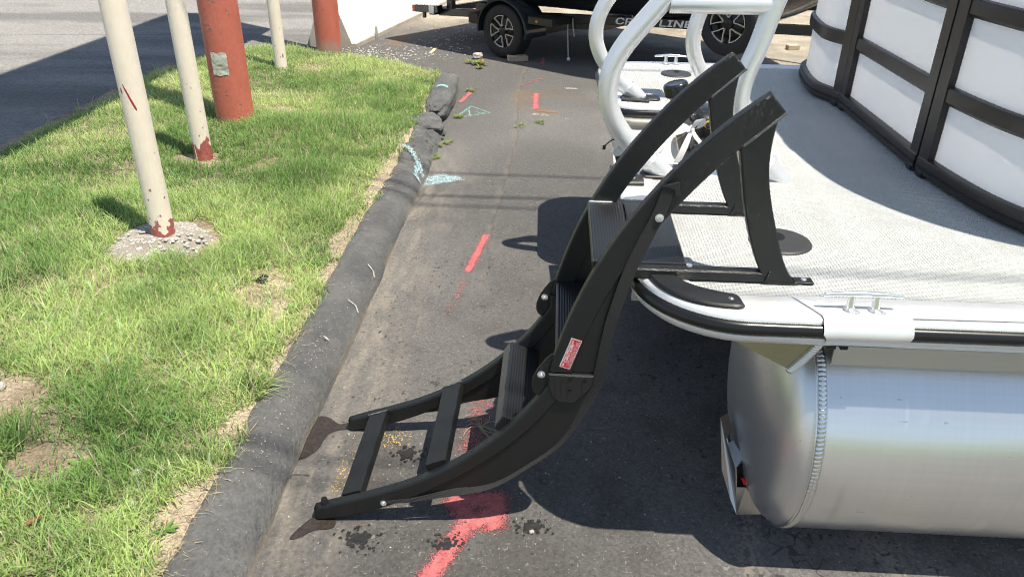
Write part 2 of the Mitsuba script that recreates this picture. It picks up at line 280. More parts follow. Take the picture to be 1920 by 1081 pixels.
def gz(x, y):
    """height of the island's ground"""
    x, y = np.asarray(x, float), np.asarray(y, float)
    p = np.stack([x * 1.6, y * 1.6, 0 * x], -1)
    z = .085 + .04 * (meshkit.fbm(p, 3, 4) - .4) + .012 * meshkit.noise(np.stack([x * 9, y * 9, 0 * x], -1), 2)
    inner = np.clip((-.95 - x) / .5, 0, 1) * np.clip((x + 3.52) / .5, 0, 1)
    z = z + .03 * inner * inner
    edge = np.clip((8.3 - .35 * np.abs(x + 2.8) - y) / .8, 0, 1)
    return z * (.25 + .75 * edge)
def isl_mesh():
    st = .045; xs = np.arange(-3.6, -.85, st); ys = np.arange(-.6, 8.5, st)
    X, Y = np.meshgrid(xs, ys, indexing='ij'); Z = gz(X, Y) - np.clip(X + .975, 0, 1) * 1.1
    q = grid_faces(len(xs), len(ys)); v = np.stack([X, Y, Z], -1).reshape(-1, 3)
    import shapely
    ins = shapely.contains_xy(ISL.buffer(.07), v[:, 0], v[:, 1]); q = q[ins[q].all(1)]
    return quads(v, q)
add('island_soil', isl_mesh(), 'soil_mat', smooth=True, kind='structure', label='bare tan soil of the kerbed grass island')
def kerb_mesh(x_foot, x_back, y0, y1, h, seed, lump, step=.018):
    """rolled asphalt kerb: from its foot on the lot over the crest into the soil"""
    prof = np.array([(0, -.012), (.02, .008), (.07, .026), (.18, .048), (.36, .068), (.56, .082), (.76, .090), (.92, .094), (1.0, .092), (1.10, .080)])
    prof = sp(prof, 26); prof[:, 1] *= h / .094
    ys = np.arange(y0, y1, step); W = x_back - x_foot
    X = x_foot + W * prof[:, 0][None, :] + 0 * ys[:, None]; Y = ys[:, None] + 0 * X; Z = prof[:, 1][None, :] + 0 * X
    P = np.stack([X, Y, Z], -1)
    d = (meshkit.fbm(P * 5, 3, seed) - .5) * .02 + (meshkit.fbm(P * [10, 16, 10], 3, seed + 5) - .5) * lump(ys)[:, None]
    d = d + (meshkit.fbm(P * 28, 3, seed + 2) - .5) * .010
    Z2 = Z + d * np.clip(prof[:, 1] / .05, 0, 1)[None]
    X2 = X + ((meshkit.fbm(np.stack([0 * Y, Y * 2.2, 0 * Y], -1), 3, seed + 9) - .5) * .03)
    return quads(np.stack([X2, Y, Z2], -1).reshape(-1, 3), grid_faces(len(ys), 26))
add('kerb', kerb_mesh(-.785, -.965, -.6, 5.42, .096, 3, lambda y: .012 + .070 * np.clip((y - 3.7) / 1.2, 0, 1)), 'kerb_mat', smooth=True, kind='structure', label='rolled black asphalt kerb along the right side of the grass island')
add('kerb', kerb_mesh(-3.66, -3.46, -.6, 7.6, .07, 21, lambda y: .02 + 0 * y, .03), 'kerb_mat', smooth=True, kind='structure', label='low crumbling asphalt kerb along the far left road')
def chunk(cx, cy, lx, ly, lz, rot, seed, z0=0, rough=.2):
    m = trimesh.creation.icosphere(4, 1.0); v = m.vertices.copy()
    v = np.sign(v) * np.abs(v) ** .62; v = v / np.abs(v).max()
    v *= 1 + rough * (meshkit.fbm(v * 2.2 + seed, 3, seed)[:, None] - .5) * 2 + .10 * (meshkit.fbm(v * 9 + seed, 3, seed + 1)[:, None] - .5)
    v = v * [lx / 2, ly / 2, lz / 2]; c, s = math.cos(rot), math.sin(rot)
    m.vertices = np.c_[v[:, 0] * c - v[:, 1] * s + cx, v[:, 0] * s + v[:, 1] * c + cy, v[:, 2] + lz / 2 + z0]; return m
add('kerb_chunk', chunk(-.915, 6.33, .20, 1.20, .17, .03, 5, -.015, .12), 'kerb_mat', smooth=True, label='long broken-off black kerb piece with a teal paint stripe across it', cat='kerb piece')
add('kerb_chunk', chunk(-.93, 5.52, .24, .40, .13, .25, 9, -.01, .22), 'kerb_mat', smooth=True, label='short crumbled kerb lump with a red paint spot, beside the broken-off piece', cat='kerb piece')
add('kerb_chunk', chunk(-1.22, 7.26, .07, .45, .05, .95, 13, -.01, .25), 'kerb_mat', smooth=True, label='thin strip of crumbled kerb at the far tip of the grass', cat='kerb piece')

# ------------------------------------------------------------------ grass
GM = [((-1.84, 3.27), (.28, .25)), ((-2.17, 4.45), (.17, .13))]            # concrete footings of the posts
BARE = [(-1.86, 2.05, .15, .12), (-1.72, 2.0, .10, .08), (-1.46, 1.70, .13, .10), (-1.20, 2.86, .13, .17), (-1.03, 1.60, .04, .10), (-1.0, 1.95, .06, .12), (-1.08, 2.7, .06, .14), (-1.02, 3.5, .05, .3), (-1.0, 4.4, .04, .5), (-1.25, 1.25, .1, .06), (-2.0, 5.6, .1, .06), (-2.35, 7.9, .25, .12), (-1.15, 7.1, .12, .1)]
TUFT = [(-1.67, 3.0, .17), (-1.46, 1.97, .12), (-1.28, 1.70, .12), (-1.63, 2.72, .16), (-2.25, 2.9, .2), (-2.29, 3.6, .22), (-1.47, 5.15, .35), (-1.47, 4.2, .25), (-1.22, 1.38, .1), (-1.02, 2.17, .05), (-1.4, 3.15, .16), (-1.9, 5.1, .25), (-1.3, 6.1, .3), (-1.62, 1.78, .08), (-1.36, 2.45, .14), (-1.2, 3.6, .15)]
def density(x, y):
    n = meshkit.fbm(np.stack([x * 3.2, y * 3.2, 0 * x], -1), 3, 31); n2 = meshkit.noise(np.stack([x * 13, y * 13, 0 * x], -1), 8)
    d = np.clip(.45 + 1.6 * (n - .35), .15, 1) * (.55 + .6 * n2)
    edge = (-.945 - x) + .09 * (n2 - .5) - .07 * (n - .3)
    d *= np.clip(edge / .07, 0, 1)
    for cx, cy, rx, ry in BARE:
        e = np.hypot((x - cx) / rx, (y - cy) / ry) + .5 * (n2 - .5); d *= np.clip((e - .75) * 2.2, .12, 1)
    for (cx, cy), (rx, ry) in GM: d *= np.hypot((x - cx) / rx, (y - cy) / ry) + .55 * (n2 - .5) > .90
    return d
import shapely
def scatter(n, rng, x0=-3.5, x1=-.9, y0=1.1, y1=8.3, near=1.0):
    """random points of the island, thinner with distance"""
    x = rng.uniform(x0, x1, n); y = rng.uniform(y0, y1, n)
    keep = shapely.contains_xy(ISL.buffer(-.01), x, y)
    v = (y * .88 + .8); keep &= rng.random(n) < np.clip((2.4 / v) ** near, 0, 1)
    keep &= np.abs(x) < .70 * (y * .88 + .9) + .35                         # only what the photograph's field of view could see
    return x[keep], y[keep]
def blades(x, y, L, W, lean, az, col, curl, rng, seg=3):
    """each blade a tapering, bending strip; returns mesh and colours"""
    n = len(x); z = gz(x, y) - .004
    d = np.stack([np.cos(az), np.sin(az), 0 * az], 1); s = np.stack([-np.sin(az), np.cos(az), 0 * az], 1)
    tw = rng.uniform(-.7, .7, n)[:, None]; s = s * np.cos(tw) + np.array([0, 0, 1.]) * np.sin(tw) * .4
    rows, cols = [], []; pos = np.stack([x, y, z], 1); ang = lean.copy()
    for k in range(seg + 1):
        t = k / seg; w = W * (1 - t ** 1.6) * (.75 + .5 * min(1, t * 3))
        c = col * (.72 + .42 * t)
        if k < seg: rows += [pos - s * w[:, None] / 2, pos + s * w[:, None] / 2]; cols += [c, c]
        else: rows += [pos]; cols += [c]
        st = (d * np.sin(ang)[:, None] + np.array([0, 0, 1.]) * np.cos(ang)[:, None]) * (L / seg)[:, None]
        pos = pos + st; ang = np.minimum(ang + curl, 2.1)
        pos[:, 2] = np.maximum(pos[:, 2], z + .003)
    m = 2 * seg + 1; v = np.stack(rows, 1).reshape(-1, 3); c = np.stack(cols, 1).reshape(-1, 3)
    f = []
    for k in range(seg - 1): f += [(2 * k, 2 * k + 1, 2 * k + 3), (2 * k, 2 * k + 3, 2 * k + 2)]
    f.append((2 * seg - 2, 2 * seg - 1, 2 * seg))
    F = (np.arange(n)[:, None, None] * m + np.array(f)[None]).reshape(-1, 3)
    return v, F, np.clip(c, .005, .9)
def grass_color(x, y, rng):
    n = len(x); g = meshkit.fbm(np.stack([x * 2.1, y * 2.1, 0 * x], -1), 3, 77)[:, None]; r = rng.random((n, 1))
    light, dark, dry = V(.57, .71, .28), V(.25, .40, .13), V(.70, .63, .43)
    t = np.clip((g - .335) * 3.2 + .45 * (r - .5), 0, 1)
    for cx, cy, rr in TUFT: t = t * (1 - .75 * np.exp(-(((x - cx) / rr) ** 2 + ((y - cy) / rr) ** 2)))[:, None]
    c = dark * (1 - t) + light * t
    q = (rng.random((n, 1)) < .07 + .10 * t); c = np.where(q, dry * (.7 + .4 * r), c)
    return c * rng.uniform(.75, 1.2, (n, 1))
parts = []
r = np.random.default_rng(11)
x, y = scatter(1150000, r, near=1.25); dn = density(x, y); k = r.random(len(x)) < dn; x, y = x[k], y[k]; n = len(x)
tall = np.zeros(n)
for cx, cy, rr in TUFT: tall = np.maximum(tall, np.exp(-(((x - cx) / rr) ** 2 + ((y - cy) / rr) ** 2)))
L = r.uniform(.022, .06, n) * (1 + .9 * tall) * (.75 + .6 * meshkit.noise(np.stack([x * 4, y * 4, 0 * x], -1), 3)); W = r.uniform(.0022, .0042, n) * (1 + .12 * np.maximum(y - 2.5, 0))
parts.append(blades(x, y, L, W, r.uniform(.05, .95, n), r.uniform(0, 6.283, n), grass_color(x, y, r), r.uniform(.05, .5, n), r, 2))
# long coarse blades in clumps
x, y = scatter(80000, r, near=2.0); k = (r.random(len(x)) < density(x, y) * 1.1) & (y < 4.5); x, y = x[k], y[k]; n = len(x)
cc = grass_color(x, y, r) * np.where(r.random((n, 1)) < .25, V(.8, 1.0, 1.25), V(1.05, 1.05, .95))
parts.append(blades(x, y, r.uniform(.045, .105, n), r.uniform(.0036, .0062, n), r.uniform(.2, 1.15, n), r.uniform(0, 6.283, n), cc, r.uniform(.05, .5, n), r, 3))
cx, cy = scatter(5200, r, near=1.0); k = r.random(len(cx)) < density(cx, cy) * .8; cx, cy = cx[k], cy[k]
tx = np.concatenate([np.repeat(a, 18) + r.normal(0, c * .45, 18) for a, b, c in TUFT for _ in (0, 1, 2)]); r2 = np.random.default_rng(12)
ty = np.concatenate([np.repeat(b, 18) + r2.normal(0, c * .45, 18) for a, b, c in TUFT for _ in (0, 1, 2)])
x = np.concatenate([np.repeat(cx, 7) + r.normal(0, .016, len(cx) * 7), tx, -1.0 + r.normal(0, .012, 40)]); y = np.concatenate([np.repeat(cy, 7) + r.normal(0, .016, len(cy) * 7), ty, 2.15 + r.normal(0, .025, 40)]); n = len(x)
az = r.uniform(0, 6.283, n); az[-40:] = r.normal(0.1, .5, 40)
k = density(x, y) > .03; k[-40:] = True; x, y, az = x[k], y[k], az[k]; n = len(x)
L = r.uniform(.07, .15, n); W = r.uniform(.0035, .0062, n)
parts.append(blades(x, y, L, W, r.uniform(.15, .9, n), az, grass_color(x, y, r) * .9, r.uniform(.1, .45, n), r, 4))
def join(parts):
    v, f, c, o = [], [], [], 0
    for a, b, d in parts: v.append(a); f.append(b + o); c.append(d); o += len(a)
    return mesh(np.vstack(v), np.vstack(f)), np.vstack(c)
gm, gc = join(parts)
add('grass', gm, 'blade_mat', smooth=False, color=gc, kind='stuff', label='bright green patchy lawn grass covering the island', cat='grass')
# dry straw on the bare strip and in the grass
x, y = scatter(90000, r, near=1.1); dn = density(x, y); strip = np.clip(1 - (-.95 - x) / .22, 0, 1); k = r.random(len(x)) < .12 + .55 * strip + .25 * (dn < .3)
for (gx, gy), (rx, ry) in GM: k &= np.hypot((x - gx) / rx, (y - gy) / ry) > .85
x, y = x[k], y[k]; n = len(x)
c = V(.50, .41, .27) * r.uniform(.6, 1.15, (n, 1)) * (1 - .12 * r.random((n, 3)))
v, f, c = blades(x, y, r.uniform(.02, .075, n), r.uniform(.0012, .0028, n), r.uniform(1.2, 1.52, n), r.uniform(0, 6.283, n), c, r.uniform(-.15, .2, n), r, 2)
add('straw', mesh(v, f), 'straw_mat', smooth=False, color=c, kind='stuff', label='dry tan straw strewn along the kerb edge of the grass', cat='straw')
# broad weed leaves and clover
def leaf_parts(cx, cy, nl, ln, rng, up=.5, z=None, col=(.17, .30, .075)):
    az = np.arange(nl) * 2.4 + rng.uniform(0, 6.28); L = ln * rng.uniform(.6, 1.1, nl); out = []
    z0 = float(gz(np.array([cx]), np.array([cy]))[0]) if z is None else z
    for a, l in zip(az, L):
        t = np.linspace(0, 1, 6); e = rng.uniform(.5, 1.25) * up; w = .30 * l * np.sin(np.pi * np.clip(t * .92 + .05, 0, 1)) ** .8
        h = l * (e * t - .55 * e * t * t) + .004; R = l * t
        cxp, cyp = cx + R * math.cos(a), cy + R * math.sin(a); sx, sy = -math.sin(a), math.cos(a)
        v = np.concatenate([np.c_[cxp - sx * w / 2, cyp - sy * w / 2, z0 + h + .15 * w], np.c_[cxp, cyp, z0 + h], np.c_[cxp + sx * w / 2, cyp + sy * w / 2, z0 + h + .15 * w]])
        q = [(i, i + 1, i + 7, i + 6) for i in range(5)] + [(i + 6, i + 7, i + 13, i + 12) for i in range(5)]
        q = np.array(q); out.append((v, np.vstack([q[:, [0, 1, 2]], q[:, [0, 2, 3]]]), np.tile(np.array(col) * rng.uniform(.7, 1.3), (18, 1))))
    return out
cl = []
x, y = scatter(3000, r, near=1.6); dn = density(x, y); k = r.random(len(x)) < np.clip(dn + .15, 0, 1) * np.where(x > -1.35, .9, .35)
for a, b in zip(x[k], y[k]): cl += leaf_parts(a, b, int(r.integers(3, 6)), r.uniform(.012, .026), r, 1.0, col=(.28, .40, .09))
gm, gc = join(cl)
add('clover', gm, 'blade_mat', smooth=False, color=gc, kind='stuff', label='small round-leaved ground cover among the grass', cat='clover')
WEEDS = [(-1.02, 1.50, 9, .036, 'low weed with pointed leaves at the kerb edge, near the bottom of the picture'), (-1.14, 1.55, 11, .04, 'flat-leaved weed rosette in the straw, nearest the bottom edge'), (-1.36, 1.72, 8, .055, 'pale broad-leaved weed among the tufts at the lower left'), (-1.12, 1.68, 7, .045, 'small round-leaved weed on bare straw near the lower kerb'),
         (-1.05, 2.72, 14, .042, 'leafy green weed on the bare soil patch by the kerb'), (-1.08, 3.15, 10, .05, 'light green weed hugging the kerb above the bare patch')]
for wx, wy, nl, ln, lab in WEEDS:
    m, c = join(leaf_parts(wx, wy, nl, ln, r)); add('weed', m, 'blade_mat', smooth=False, color=c, label=lab, cat='weed')
LOTW = [(-.80, 7.78, 26, .10, 'yellow-green weed growing from the asphalt by the trailer wheel'), (-.73, 6.75, 12, .05, 'small weed in the dirt beside the broken kerb piece, below the bigger weed'), (-.73, 5.95, 12, .05, 'weed at the foot of the broken kerb piece beside the teal arrow'), (-.10, 5.83, 9, .05, 'tiny weed alone in the middle of the lot'), (-.25, 5.75, 7, .045, 'sprawling weed in the asphalt seam left of the tiny one'), (-.76, 5.30, 14, .05, 'low weed in the gap right of the crumbled kerb lump'), (-.77, 4.95, 11, .045, 'low weed at the kerb foot above the blue arrow')]
for wx, wy, nl, ln, lab in LOTW:
    t = thing('weed', lab, 'weed')
    for _ in range(7):
        m, c = join(leaf_parts(wx + r.normal(0, ln * .4), wy + r.normal(0, ln * .9), nl // 2 + 1, ln * .6, r, 1.3, 0.0, (.27, .34, .11)))
        add('shoot', m, 'blade_mat', t, smooth=False, color=c)

# ------------------------------------------------------------------ posts
def post(name, x, y, z, rad, h, mat, label, cat, dx=0.0, dy=0.0, group=None):
    t = thing(name, label, cat, group); n = 40
    pr = [(rad, z - .12), (rad, z), (rad, z + .3 * h), (rad, z + h - .03), (rad * .8, z + h), (0.001, z + h + .02)]
    m = lathe(pr, n, at=(x, y, 0)); m.vertices[:, 0] += dx * (m.vertices[:, 2] - z); m.vertices[:, 1] += dy * (m.vertices[:, 2] - z)
    add('shaft', m, mat, t, smooth=40); return t
def footing(t, cx, cy, rx, ry, h, z0, seed):
    a = np.linspace(0, 2 * np.pi, 49)[:-1]; rr = np.linspace(0, 1, 13)
    ar, aa = np.meshgrid(rr, a, indexing='ij'); w = 1 + .5 * (meshkit.noise(np.stack([np.cos(aa) * 1.9, np.sin(aa) * 1.9, 0 * aa + seed], -1), seed) - .5)
    X = cx + rx * ar * w * np.cos(aa); Y = cy + ry * ar * w * np.sin(aa)
    Z = z0 + h * (1 - ar ** 2.2) + .025 * (meshkit.fbm(np.stack([X * 14, Y * 14, 0 * X], -1), 3, seed) - .5) - .03 * (ar > .98)
    return add('footing', quads(np.stack([X, Y, Z], -1).reshape(-1, 3), grid_faces(13, 48, True)), 'footing_mat', t, smooth=True, label='pebbly concrete footing around the post base')
t = post('bollard', -1.83, 3.27, .15, .0535, 1.55, 'tan_paint', 'nearest cream pipe bollard, with a dark red scratch, in a pebbly concrete mound', 'bollard')
footing(t, -1.845, 3.27, .30, .25, .075, .095, 3)
pb = []
for i in range(110):
    a, q = r.uniform(0, 6.28), math.sqrt(r.random()) * .9; px, py = -1.845 + .27 * q * math.cos(a), 3.27 + .22 * q * math.sin(a)
    pb.append(ball((px, py, .095 + .075 * (1 - q ** 2.2) + .004), r.uniform(.004, .012), 1, (1, r.uniform(.7, 1.2), .6)))
add('pebble', pb, 'stone_mat', t, smooth=True, kind='stuff')
def scratch(cx, cy, rad, pts, w, z_in=0):
    """a thin smear of paint lying on the pipe: angle, height points"""
    v = []
    for a, z, ww in pts:
        for s in (-1, 1):
            b = a + s * ww / rad; v.append((cx + (rad + .0012) * math.cos(b), cy + (rad + .0012) * math.sin(b), z))
    return quads(v, [(2 * i, 2 * i + 1, 2 * i + 3, 2 * i + 2) for i in range(len(pts) - 1)])
a0 = math.atan2(-3.27, 1.83)
add('scratch', scratch(-1.83, 3.27, .0535, [(a0 - .66, .885, .0012), (a0 - .50, .86, .0036), (a0 - .30, .825, .0040), (a0 - .12, .795, .0046), (a0 - .02, .778, .0040), (a0 + .02, .770, .001)], 0), 'mark_paint', t, smooth=True, label='thin dark red scratch')
add('scratch', scratch(-1.83, 3.27, .0535, [(a0 - .92, .868, .0015), (a0 - .88, .855, .0034), (a0 - .84, .842, .0015)], 0), 'mark_paint', t, smooth=True)
t = post('bollard', -2.13, 4.45, .115, .0535, 1.5, 'tan_paint', 'cream pipe bollard left of the red post, its base still flaking dark red', 'bollard')
footing(t, -2.17, 4.45, .19, .15, .045, .085, 6)
post('bollard', -2.44, 6.89, .07, .0535, 1.5, 'tan_paint', 'farthest cream pipe bollard, thin, standing on plain grass between the red posts', 'bollard')
t = post('red_post', -2.243, 5.28, .09, .128, 8.0, 'red_paint', 'thick red steel post with a square of foil tape, nearer of the two', 'post')
fv = []
aF = math.atan2(-5.28, 2.243) - .40
for i in range(9):
    for j in range(9):
        a = aF - .42 + .84 * i / 8; z = .468 + .15 * j / 8; rr = .1295 + .0035 * meshkit.fbm(np.array([[i * .7, j * .7, 3.]]), 2, 5)[0]
        fv.append((-2.243 + rr * math.cos(a), 5.28 + rr * math.sin(a), z + .004 * math.sin(i * 1.3)))
add('foil_tape', quads(np.array(fv), grid_faces(9, 9)), 'foil_mat', t, smooth=True, label='crinkled square of silver foil tape')
post('red_post', -2.35, 8.14, .02, .128, 8.0, 'red_paint', 'farther red steel post beside the white wall, without tape', 'post')
t = thing('pole_sign', 'tall sign board carried high on the two red posts, above the picture', 'sign')
add('board', box(-2.48, -2.12, 3.4, 8.5, 3.9, 8.0, .01), 'sign_mat', t, label='plain pale sign board')
labels.pop(t + '__board', None)
# white wedge wall
def wedge():
    sec = [(-2.71, 0), (-2.20, 0), (-2.215, .03), (-2.43, .62), (-2.47, .62)]; v = []
    for yy, sh in ((8.55, 0), (14.5, .92)):
        for a, b in sec: v.append((a + sh, yy, b))
    q = [(0, 1, 6, 5), (1, 2, 7, 6), (2, 3, 8, 7), (3, 4, 9, 8), (4, 0, 5, 9)]
    m = quads(v, q); return m
t = thing('wall', 'white painted sloping wall with a grey concrete end behind the far red post', 'wall')
add('white_face', wedge(), 'white_wall', t, smooth=False)
e = mesh([(-2.71, 8.547, 0), (-2.20, 8.547, 0), (-2.215, 8.547, .03), (-2.43, 8.547, .62), (-2.47, 8.547, .62)], [(0, 1, 2), (0, 2, 3), (0, 3, 4)])
add('end_face', e, 'grey_concrete', t, smooth=False, label='bare grey concrete end of the wall')
add('footing', prism([(-2.20, 8.5), (-2.15, 8.5), (-1.15, 14.5), (-1.21, 14.5)], -.01, .045, .005, 'xy'), 'grey_concrete', t, smooth=20)
add('stake', prism([(-2.06, 9.02), (-2.03, 9.02), (-2.035, 9.06), (-2.055, 9.06)], 0, .14, .003, 'xy'), 'alu_dull', t)
# paint marks: thin sheets made of many small flecks, fuzzy at the edges as spray is
def flecks(fn, x0, x1, y0, y1, cell, z, seed, zf=None, amt_=9.0):
    rg = np.random.default_rng(seed); xs = np.arange(x0, x1, cell); ys = np.arange(y0, y1, cell)
    X, Y = np.meshgrid(xs, ys, indexing='ij'); d = fn(X + cell / 2, Y + cell / 2)
    P = np.stack([X * 55, Y * 55, 0 * X], -1); nz = meshkit.fbm(P, 3, seed)
    keep = rg.random(X.shape) < np.clip(1.15 * d - .12 + .4 * (nz - .5), 0, 1) ** 1.3 * np.minimum(1, amt_ * (.6 + .8 * nz))
    lab, nl = ndimage.label(keep)
    if nl > 1:
        sz = ndimage.sum(keep, lab, np.arange(nl + 1)); big = np.argmax(sz); keep &= (sz[lab] <= (4 if amt_ > 1 else 99999)) | (lab == big)
    def build(k):
        x, y = X[k], Y[k]; n = len(x); Z = np.full(n, z) if zf is None else None
        if not n: return None
        co = [(x, y), (x + cell, y), (x + cell, y + cell), (x, y + cell)]
        v = np.stack([np.stack([a, b, Z if zf is None else zf(a, b)], -1) for a, b in co], 1).reshape(-1, 3)
        return quads(v, np.arange(4 * n).reshape(-1, 4))
    return build(keep & (lab == big)) if nl > 1 else build(keep), (build(keep & (lab != big)) if nl > 1 else None)
def seg_d(X, Y, pts, w):
    """1 inside the stroke, falling to 0 past its half width"""
    best = np.full(X.shape, 9.0)
    for (ax, ay), (bx, by) in zip(pts[:-1], pts[1:]):
        t = np.clip(((X - ax) * (bx - ax) + (Y - ay) * (by - ay)) / max((bx - ax) ** 2 + (by - ay) ** 2, 1e-9), 0, 1)
        best = np.minimum(best, np.hypot(X - ax - t * (bx - ax), Y - ay - t * (by - ay)))
    return np.clip(1.4 - best / w, 0, 1.2)
def mark(name, pts, w, mat, label, cat, cell=.006, seed=1, z=.003, zf=None, amt=1.0, extra=None):
    p = np.array([q for s in pts for q in s]); b = w * 2.2
    fn = lambda X, Y: np.max([seg_d(X, Y, s, w) for s in pts], 0)
    return add_mark(name, fn, p[:, 0].min() - b, p[:, 0].max() + b, p[:, 1].min() - b, p[:, 1].max() + b, cell, z, seed, zf, 9.0 if amt == 1 else amt, mat=mat, label=label, cat=cat)
add_mark('paint_mark', lambda X, Y: np.max([seg_d(X, Y, [(-.22, 1.66), (-.31, 1.44)], .036), seg_d(X, Y, [(-.255, 1.765), (-.135, 1.785), (-.135, 1.69)], .044), seg_d(X, Y, [(-.245, 1.755), (-.19, 1.69), (-.15, 1.72)], .044)], 0), -.42, -.04, 1.38, 1.88, .0022, .003, 2, mat='pink_paint', label='big pink-red spray paint arrow on the asphalt in front of the ladder foot', cat='paint mark')
mark('paint_mark', [[(-.24, 1.86), (-.23, 2.08), (-.22, 2.35)]], .045, 'pink_paint', 'faint pink-red paint smear beneath the ladder rungs', 'paint mark', .003, 3, amt=.26)
mark('paint_mark', [[(-.335, 3.73), (-.385, 3.32)]], .022, 'pink_paint', 'pink-red spray dash in the middle of the lot, left of the deck shadow', 'paint mark', .005, 4)
mark('paint_mark', [[(-.39, 3.2), (-.43, 2.9)]], .022, 'pink_paint', 'very faint pink dash just below the one in mid lot', 'paint mark', .004, 5, amt=.14)
mark('paint_mark', [[(-.16, 6.72), (-.15, 6.25)]], .030, 'pink_paint', 'short upright pink dash straight behind the seam, right of the teal arrow', 'paint mark', .007, 6)
mark('paint_mark', [[(-.745, 8.02), (-.75, 7.74)]], .026, 'pink_paint', 'small pink dash beside the trailer wheel and the yellow-green weed', 'paint mark', .008, 7)
mark('paint_mark', [[(-.13, 8.2), (-.135, 7.9)]], .024, 'pink_paint', 'pink dash in the shade under the trailer', 'paint mark', .008, 8, amt=.8)
mark('paint_mark', [[(-.73, 6.70), (-.78, 6.40)]], .022, 'pink_paint', 'pink dash next to the long broken-off kerb piece', 'paint mark', .007, 9)
mark('paint_mark', [[(-.1, 7.3), (-.17, 7.22), (-.3, 7.0)]], .016, 'pink_paint', 'thin curved pink streak beyond the upright dash', 'paint mark', .008, 10, amt=.5)
mark('paint_mark', [[(-.74, 6.02), (-.68, 6.27), (-.51, 6.09), (-.70, 5.96)], [(-.62, 6.1), (-.55, 6.08)], [(-.69, 6.2), (-.66, 6.0)]], .009, 'teal_paint', 'outlined teal spray paint arrow pointing right on the lot', 'paint mark', .004, 11, amt=.75)
mark('paint_mark', [[(-.79, 4.52), (-.70, 4.63), (-.58, 4.58)], [(-.79, 4.45), (-.58, 4.57)], [(-.76, 4.53), (-.66, 4.58)]], .030, 'blue_paint', 'pale blue sprayed arrow on the lot at the kerb foot', 'paint mark', .004, 12, amt=.6)
mark('paint_mark', [[(-.02, 6.0), (.15, 5.97)]], .010, 'teal_paint', 'thin faint teal line near the stern of the boat', 'paint mark', .007, 13, amt=.35)
mark('paint_mark', [[(-1.32, 8.32), (-1.30, 8.6)]], .020, 'yellow_paint', 'short pale yellow line in front of the trailer tail', 'paint mark', .009, 14)
mark('stain', [[(-.12, 6.18), (.0, 6.16)]], .030, 'orange_stain', 'rusty orange smear right of the upright pink dash', 'stain', .008, 15, amt=.6)
mark('stain', [[(-.16, 6.08), (-.06, 6.06)]], .030, 'pale_stain', 'pale beige smear at the lower end of the upright pink dash', 'stain', .008, 16, amt=.6)
mark('stain', [[(.11, 6.95), (.19, 6.94)]], .022, 'pale_stain', 'small pale spot near the far stern corner', 'stain', .007, 17)
def wet(name, poly, label, mat='wet_mat', n=60, z=.0025):
    p = sp(poly, n, True)[:-1]; v, f = trimesh.creation.triangulate_polygon(Polygon(p).buffer(0), engine='earcut')
    return add(name, mesh(np.c_[v, np.full(len(v), z)], f), mat, smooth=False, label=label, cat='stain')
wet('wet_patch', [(-.80, 1.92), (-.835, 2.02), (-.83, 2.11), (-.78, 2.155), (-.725, 2.13), (-.70, 2.115), (-.66, 2.13), (-.655, 2.10), (-.69, 2.085), (-.725, 2.06), (-.745, 1.97)], 'wet brown teardrop stain at the far foot of the ladder')
wet('wet_patch', [(-.71, 1.585), (-.68, 1.665), (-.655, 1.69), (-.60, 1.665), (-.60, 1.64), (-.65, 1.625), (-.68, 1.60)], 'wet dark stain under the near foot of the ladder')
for i, (sx, sy, sr, lab) in enumerate([(-.51, 1.60, .07, 'black splatter of drips just before the near rail'), (-.26, 1.60, .05, 'dark damp splash at the tip of the big pink arrow'), (-.44, 1.98, .06, 'black damp blotch between the first and second rung'), (-.02, 1.68, .05, 'small dark splatter right of the pink arrow')]):
    rg = np.random.default_rng(50 + i); ms = []
    for _ in range(110):
        a, q = rg.uniform(0, 6.28), abs(rg.normal(0, 1)) * sr * .6; rr = rg.uniform(.0008, .0095) * (1.25 - min(1, q / sr / 1.1))
        if rr < .0006: continue
        b = np.linspace(0, 6.28, 11)[:-1]; w = rr * rg.uniform(.7, 1.3, 10)
        v = np.c_[sx + q * 1.5 * math.cos(a) + w * np.cos(b), sy + q * math.sin(a) + w * np.sin(b), np.full(10, .0026 + .00002 * _)]
        ms.append(mesh(np.vstack([v, v.mean(0)]), [(k, (k + 1) % 10, 10) for k in range(10)]))
    add('oil_splatter', ms, 'oil_mat', smooth=False, label=lab, cat='stain', kind='stuff')
pbr('fleck_white', (.42, .42, .40), .8)
def kz(xx, yy):
    """height of the kerb's rolled face, for paint lying on it"""
    prof = np.array([(0, -.012), (.02, .008), (.07, .026), (.18, .048), (.36, .068), (.56, .082), (.76, .090), (.92, .094), (1.0, .092)])
    return np.interp((np.asarray(xx) + .785) / -.18, prof[:, 0], prof[:, 1]) + .012

# bits and pieces lying about
def scatter_bits(name, mat, n, x0, x1, y0, y1, s0, s1, seed, label, cat, z=0.0, flat=.6, zf=None, sub=0):
    rg = np.random.default_rng(seed); ms = []
    for _ in range(n):
        px, py = np.clip(rg.normal(.5, .24), -.1, 1.1) * (x1 - x0) + x0, np.clip(rg.normal(.5, .24), -.1, 1.1) * (y1 - y0) + y0; s = rg.uniform(s0, s1)
        m = ball((0, 0, 0), s, sub, (rg.uniform(.6, 1.4), rg.uniform(.6, 1.4), flat)); a = rg.uniform(0, 3.1)
        v = m.vertices; m.vertices = np.c_[v[:, 0] * math.cos(a) - v[:, 1] * math.sin(a) + px, v[:, 0] * math.sin(a) + v[:, 1] * math.cos(a) + py, v[:, 2] + (z if zf is None else zf(px, py)) + s * flat * .5]; ms.append(m)
    return add(name, ms, mat, smooth=True, label=label, cat=cat, kind='stuff')
